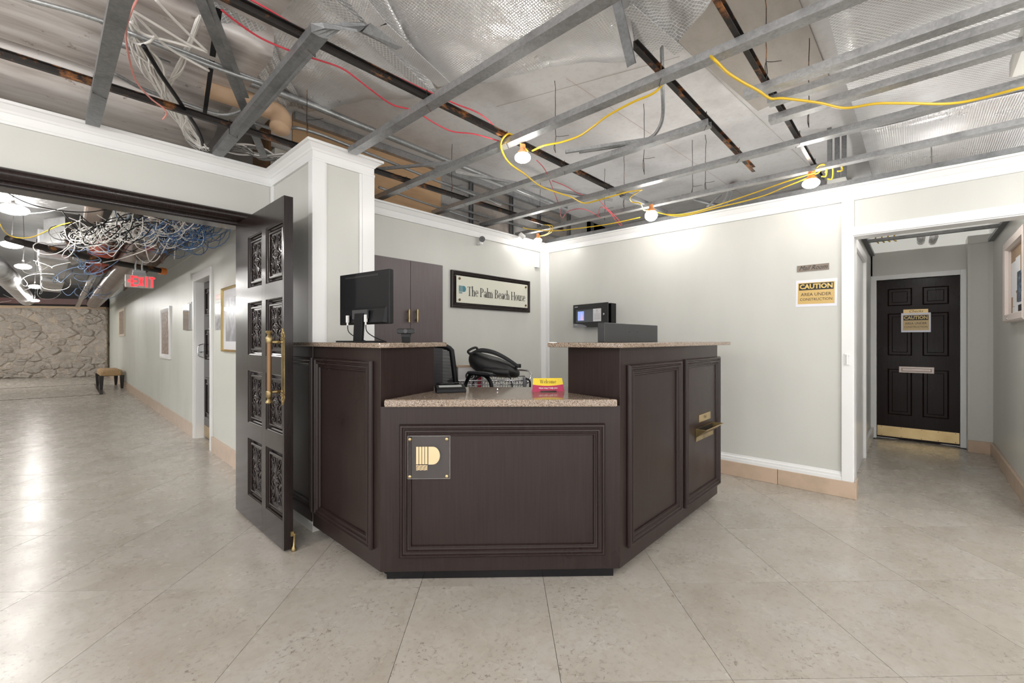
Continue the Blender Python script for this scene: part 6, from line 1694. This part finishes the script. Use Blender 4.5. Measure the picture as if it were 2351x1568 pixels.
b = MB(KM); b.loops([[(-.105, -.105, hb), (.10, -.105, hb), (.10, .125, hb), (-.105, .125, hb)], [(-.105, -.105, hb + .006), (.10, -.105, hb + .006), (.10, .125, hb + .006), (-.105, .125, hb + .006)]])
b.loops([[(.10, -.10, hb + .002), (.10, .12, hb + .002), (.10, .12, hb + .006), (.10, -.10, hb + .006)], [(.20, -.12, hb - .012), (.20, .10, hb - .012), (.20, .10, hb - .008), (.20, -.12, hb - .008)]])
b.build('lid_flap', mat('cardboard', (.50, .36, .25), .7), car)

# ---- backpack slumped on the cart
BKM = CTM @ Matrix.Translation((.045, .0, zr + .006)) @ Matrix.Diagonal((1, 1, 1.08, 1))
bag = thing('backpack', 'black backpack slumped on top of the wire cart', 'backpack', M=BKM)
M_BAG = mat('black_nylon', (.012, .012, .013), .5, bump=(60, .2, .004), var=(9, (.03, .03, .032), .5, .8))
b = MB(BKM); rings = []
for x, zc_, ry, rz_ in ((-.205, .15, .03, .02), (-.19, .15, .10, .06), (-.13, .125, .14, .085), (-.05, .10, .15, .088), (.04, .082, .15, .08), (.12, .062, .14, .064), (.18, .042, .11, .042), (.205, .035, .03, .015)):
    rings.append([(x, ry * math.cos(a) * (1 if abs(math.cos(a)) < .9 else .96), zc_ + rz_ * math.sin(a)) for a in [2 * math.pi * i / 16 for i in range(16)]])
b.loops(rings); b.build('main_body', M_BAG, bag, smooth='all')
b = MB(BKM); rings = []
for x, zc_, ry, rz_ in ((-.09, .075, .02, .015), (-.07, .075, .06, .03), (.02, .06, .075, .04), (.11, .045, .07, .035), (.13, .045, .02, .012)):
    rings.append([(x, -.10 + ry * math.cos(a), zc_ + rz_ * math.sin(a)) for a in [2 * math.pi * i / 12 for i in range(12)]])
b.loops(rings); b.build('front_pocket', M_BAG, bag, smooth='all')
def strap(pts, w, t_, name='strap', y0=0):
    b = MB(BKM); P = bez(pts, 6); rr = []
    for p in P: rr.append([p + Vector((0, -w, -t_)), p + Vector((0, w, -t_)), p + Vector((0, w, t_)), p + Vector((0, -w, t_))])
    b.loops(rr); b.build(name, M_BAG, bag, bevel=.002)
strap([(-.17, -.07, .205), (-.10, -.08, .232), (.0, -.085, .215), (.10, -.08, .165), (.2, -.07, .095)], .022, .0115)
strap([(-.17, .06, .20), (-.10, .06, .215), (.0, .06, .195), (.10, .06, .145), (.19, .06, .085)], .022, .0115)
b = MB(BKM); b.tube(bez([(-.19, -.03, .19), (-.21, -.02, .215), (-.18, -.01, .238), (-.145, 0, .246), (-.13, .01, .215)], 6), .010, 8); b.build('grab_handle', M_BAG, bag, smooth='all')
b = MB(BKM); b.box((.17, -.085, .085), (.215, -.03, .115)); b.build('buckle', M_BLACK, bag, bevel=.004)
b = MB(BKM); b.tube(bez([(.08, -.13, .06), (.12, -.17, .03), (.14, -.205, -.02), (.145, -.212, -.11)], 6), .005, 6); b.build('strap_tail', M_BAG, bag, smooth='all')
b = MB(BKM); b.tube(bez([(-.16, -.15, -.05), (-.14, -.17, .0), (-.09, -.18, .035), (-.02, -.17, .045), (.02, -.16, .03)], 6), .010, 6); b.build('side_strap', M_BAG, bag, smooth='all')
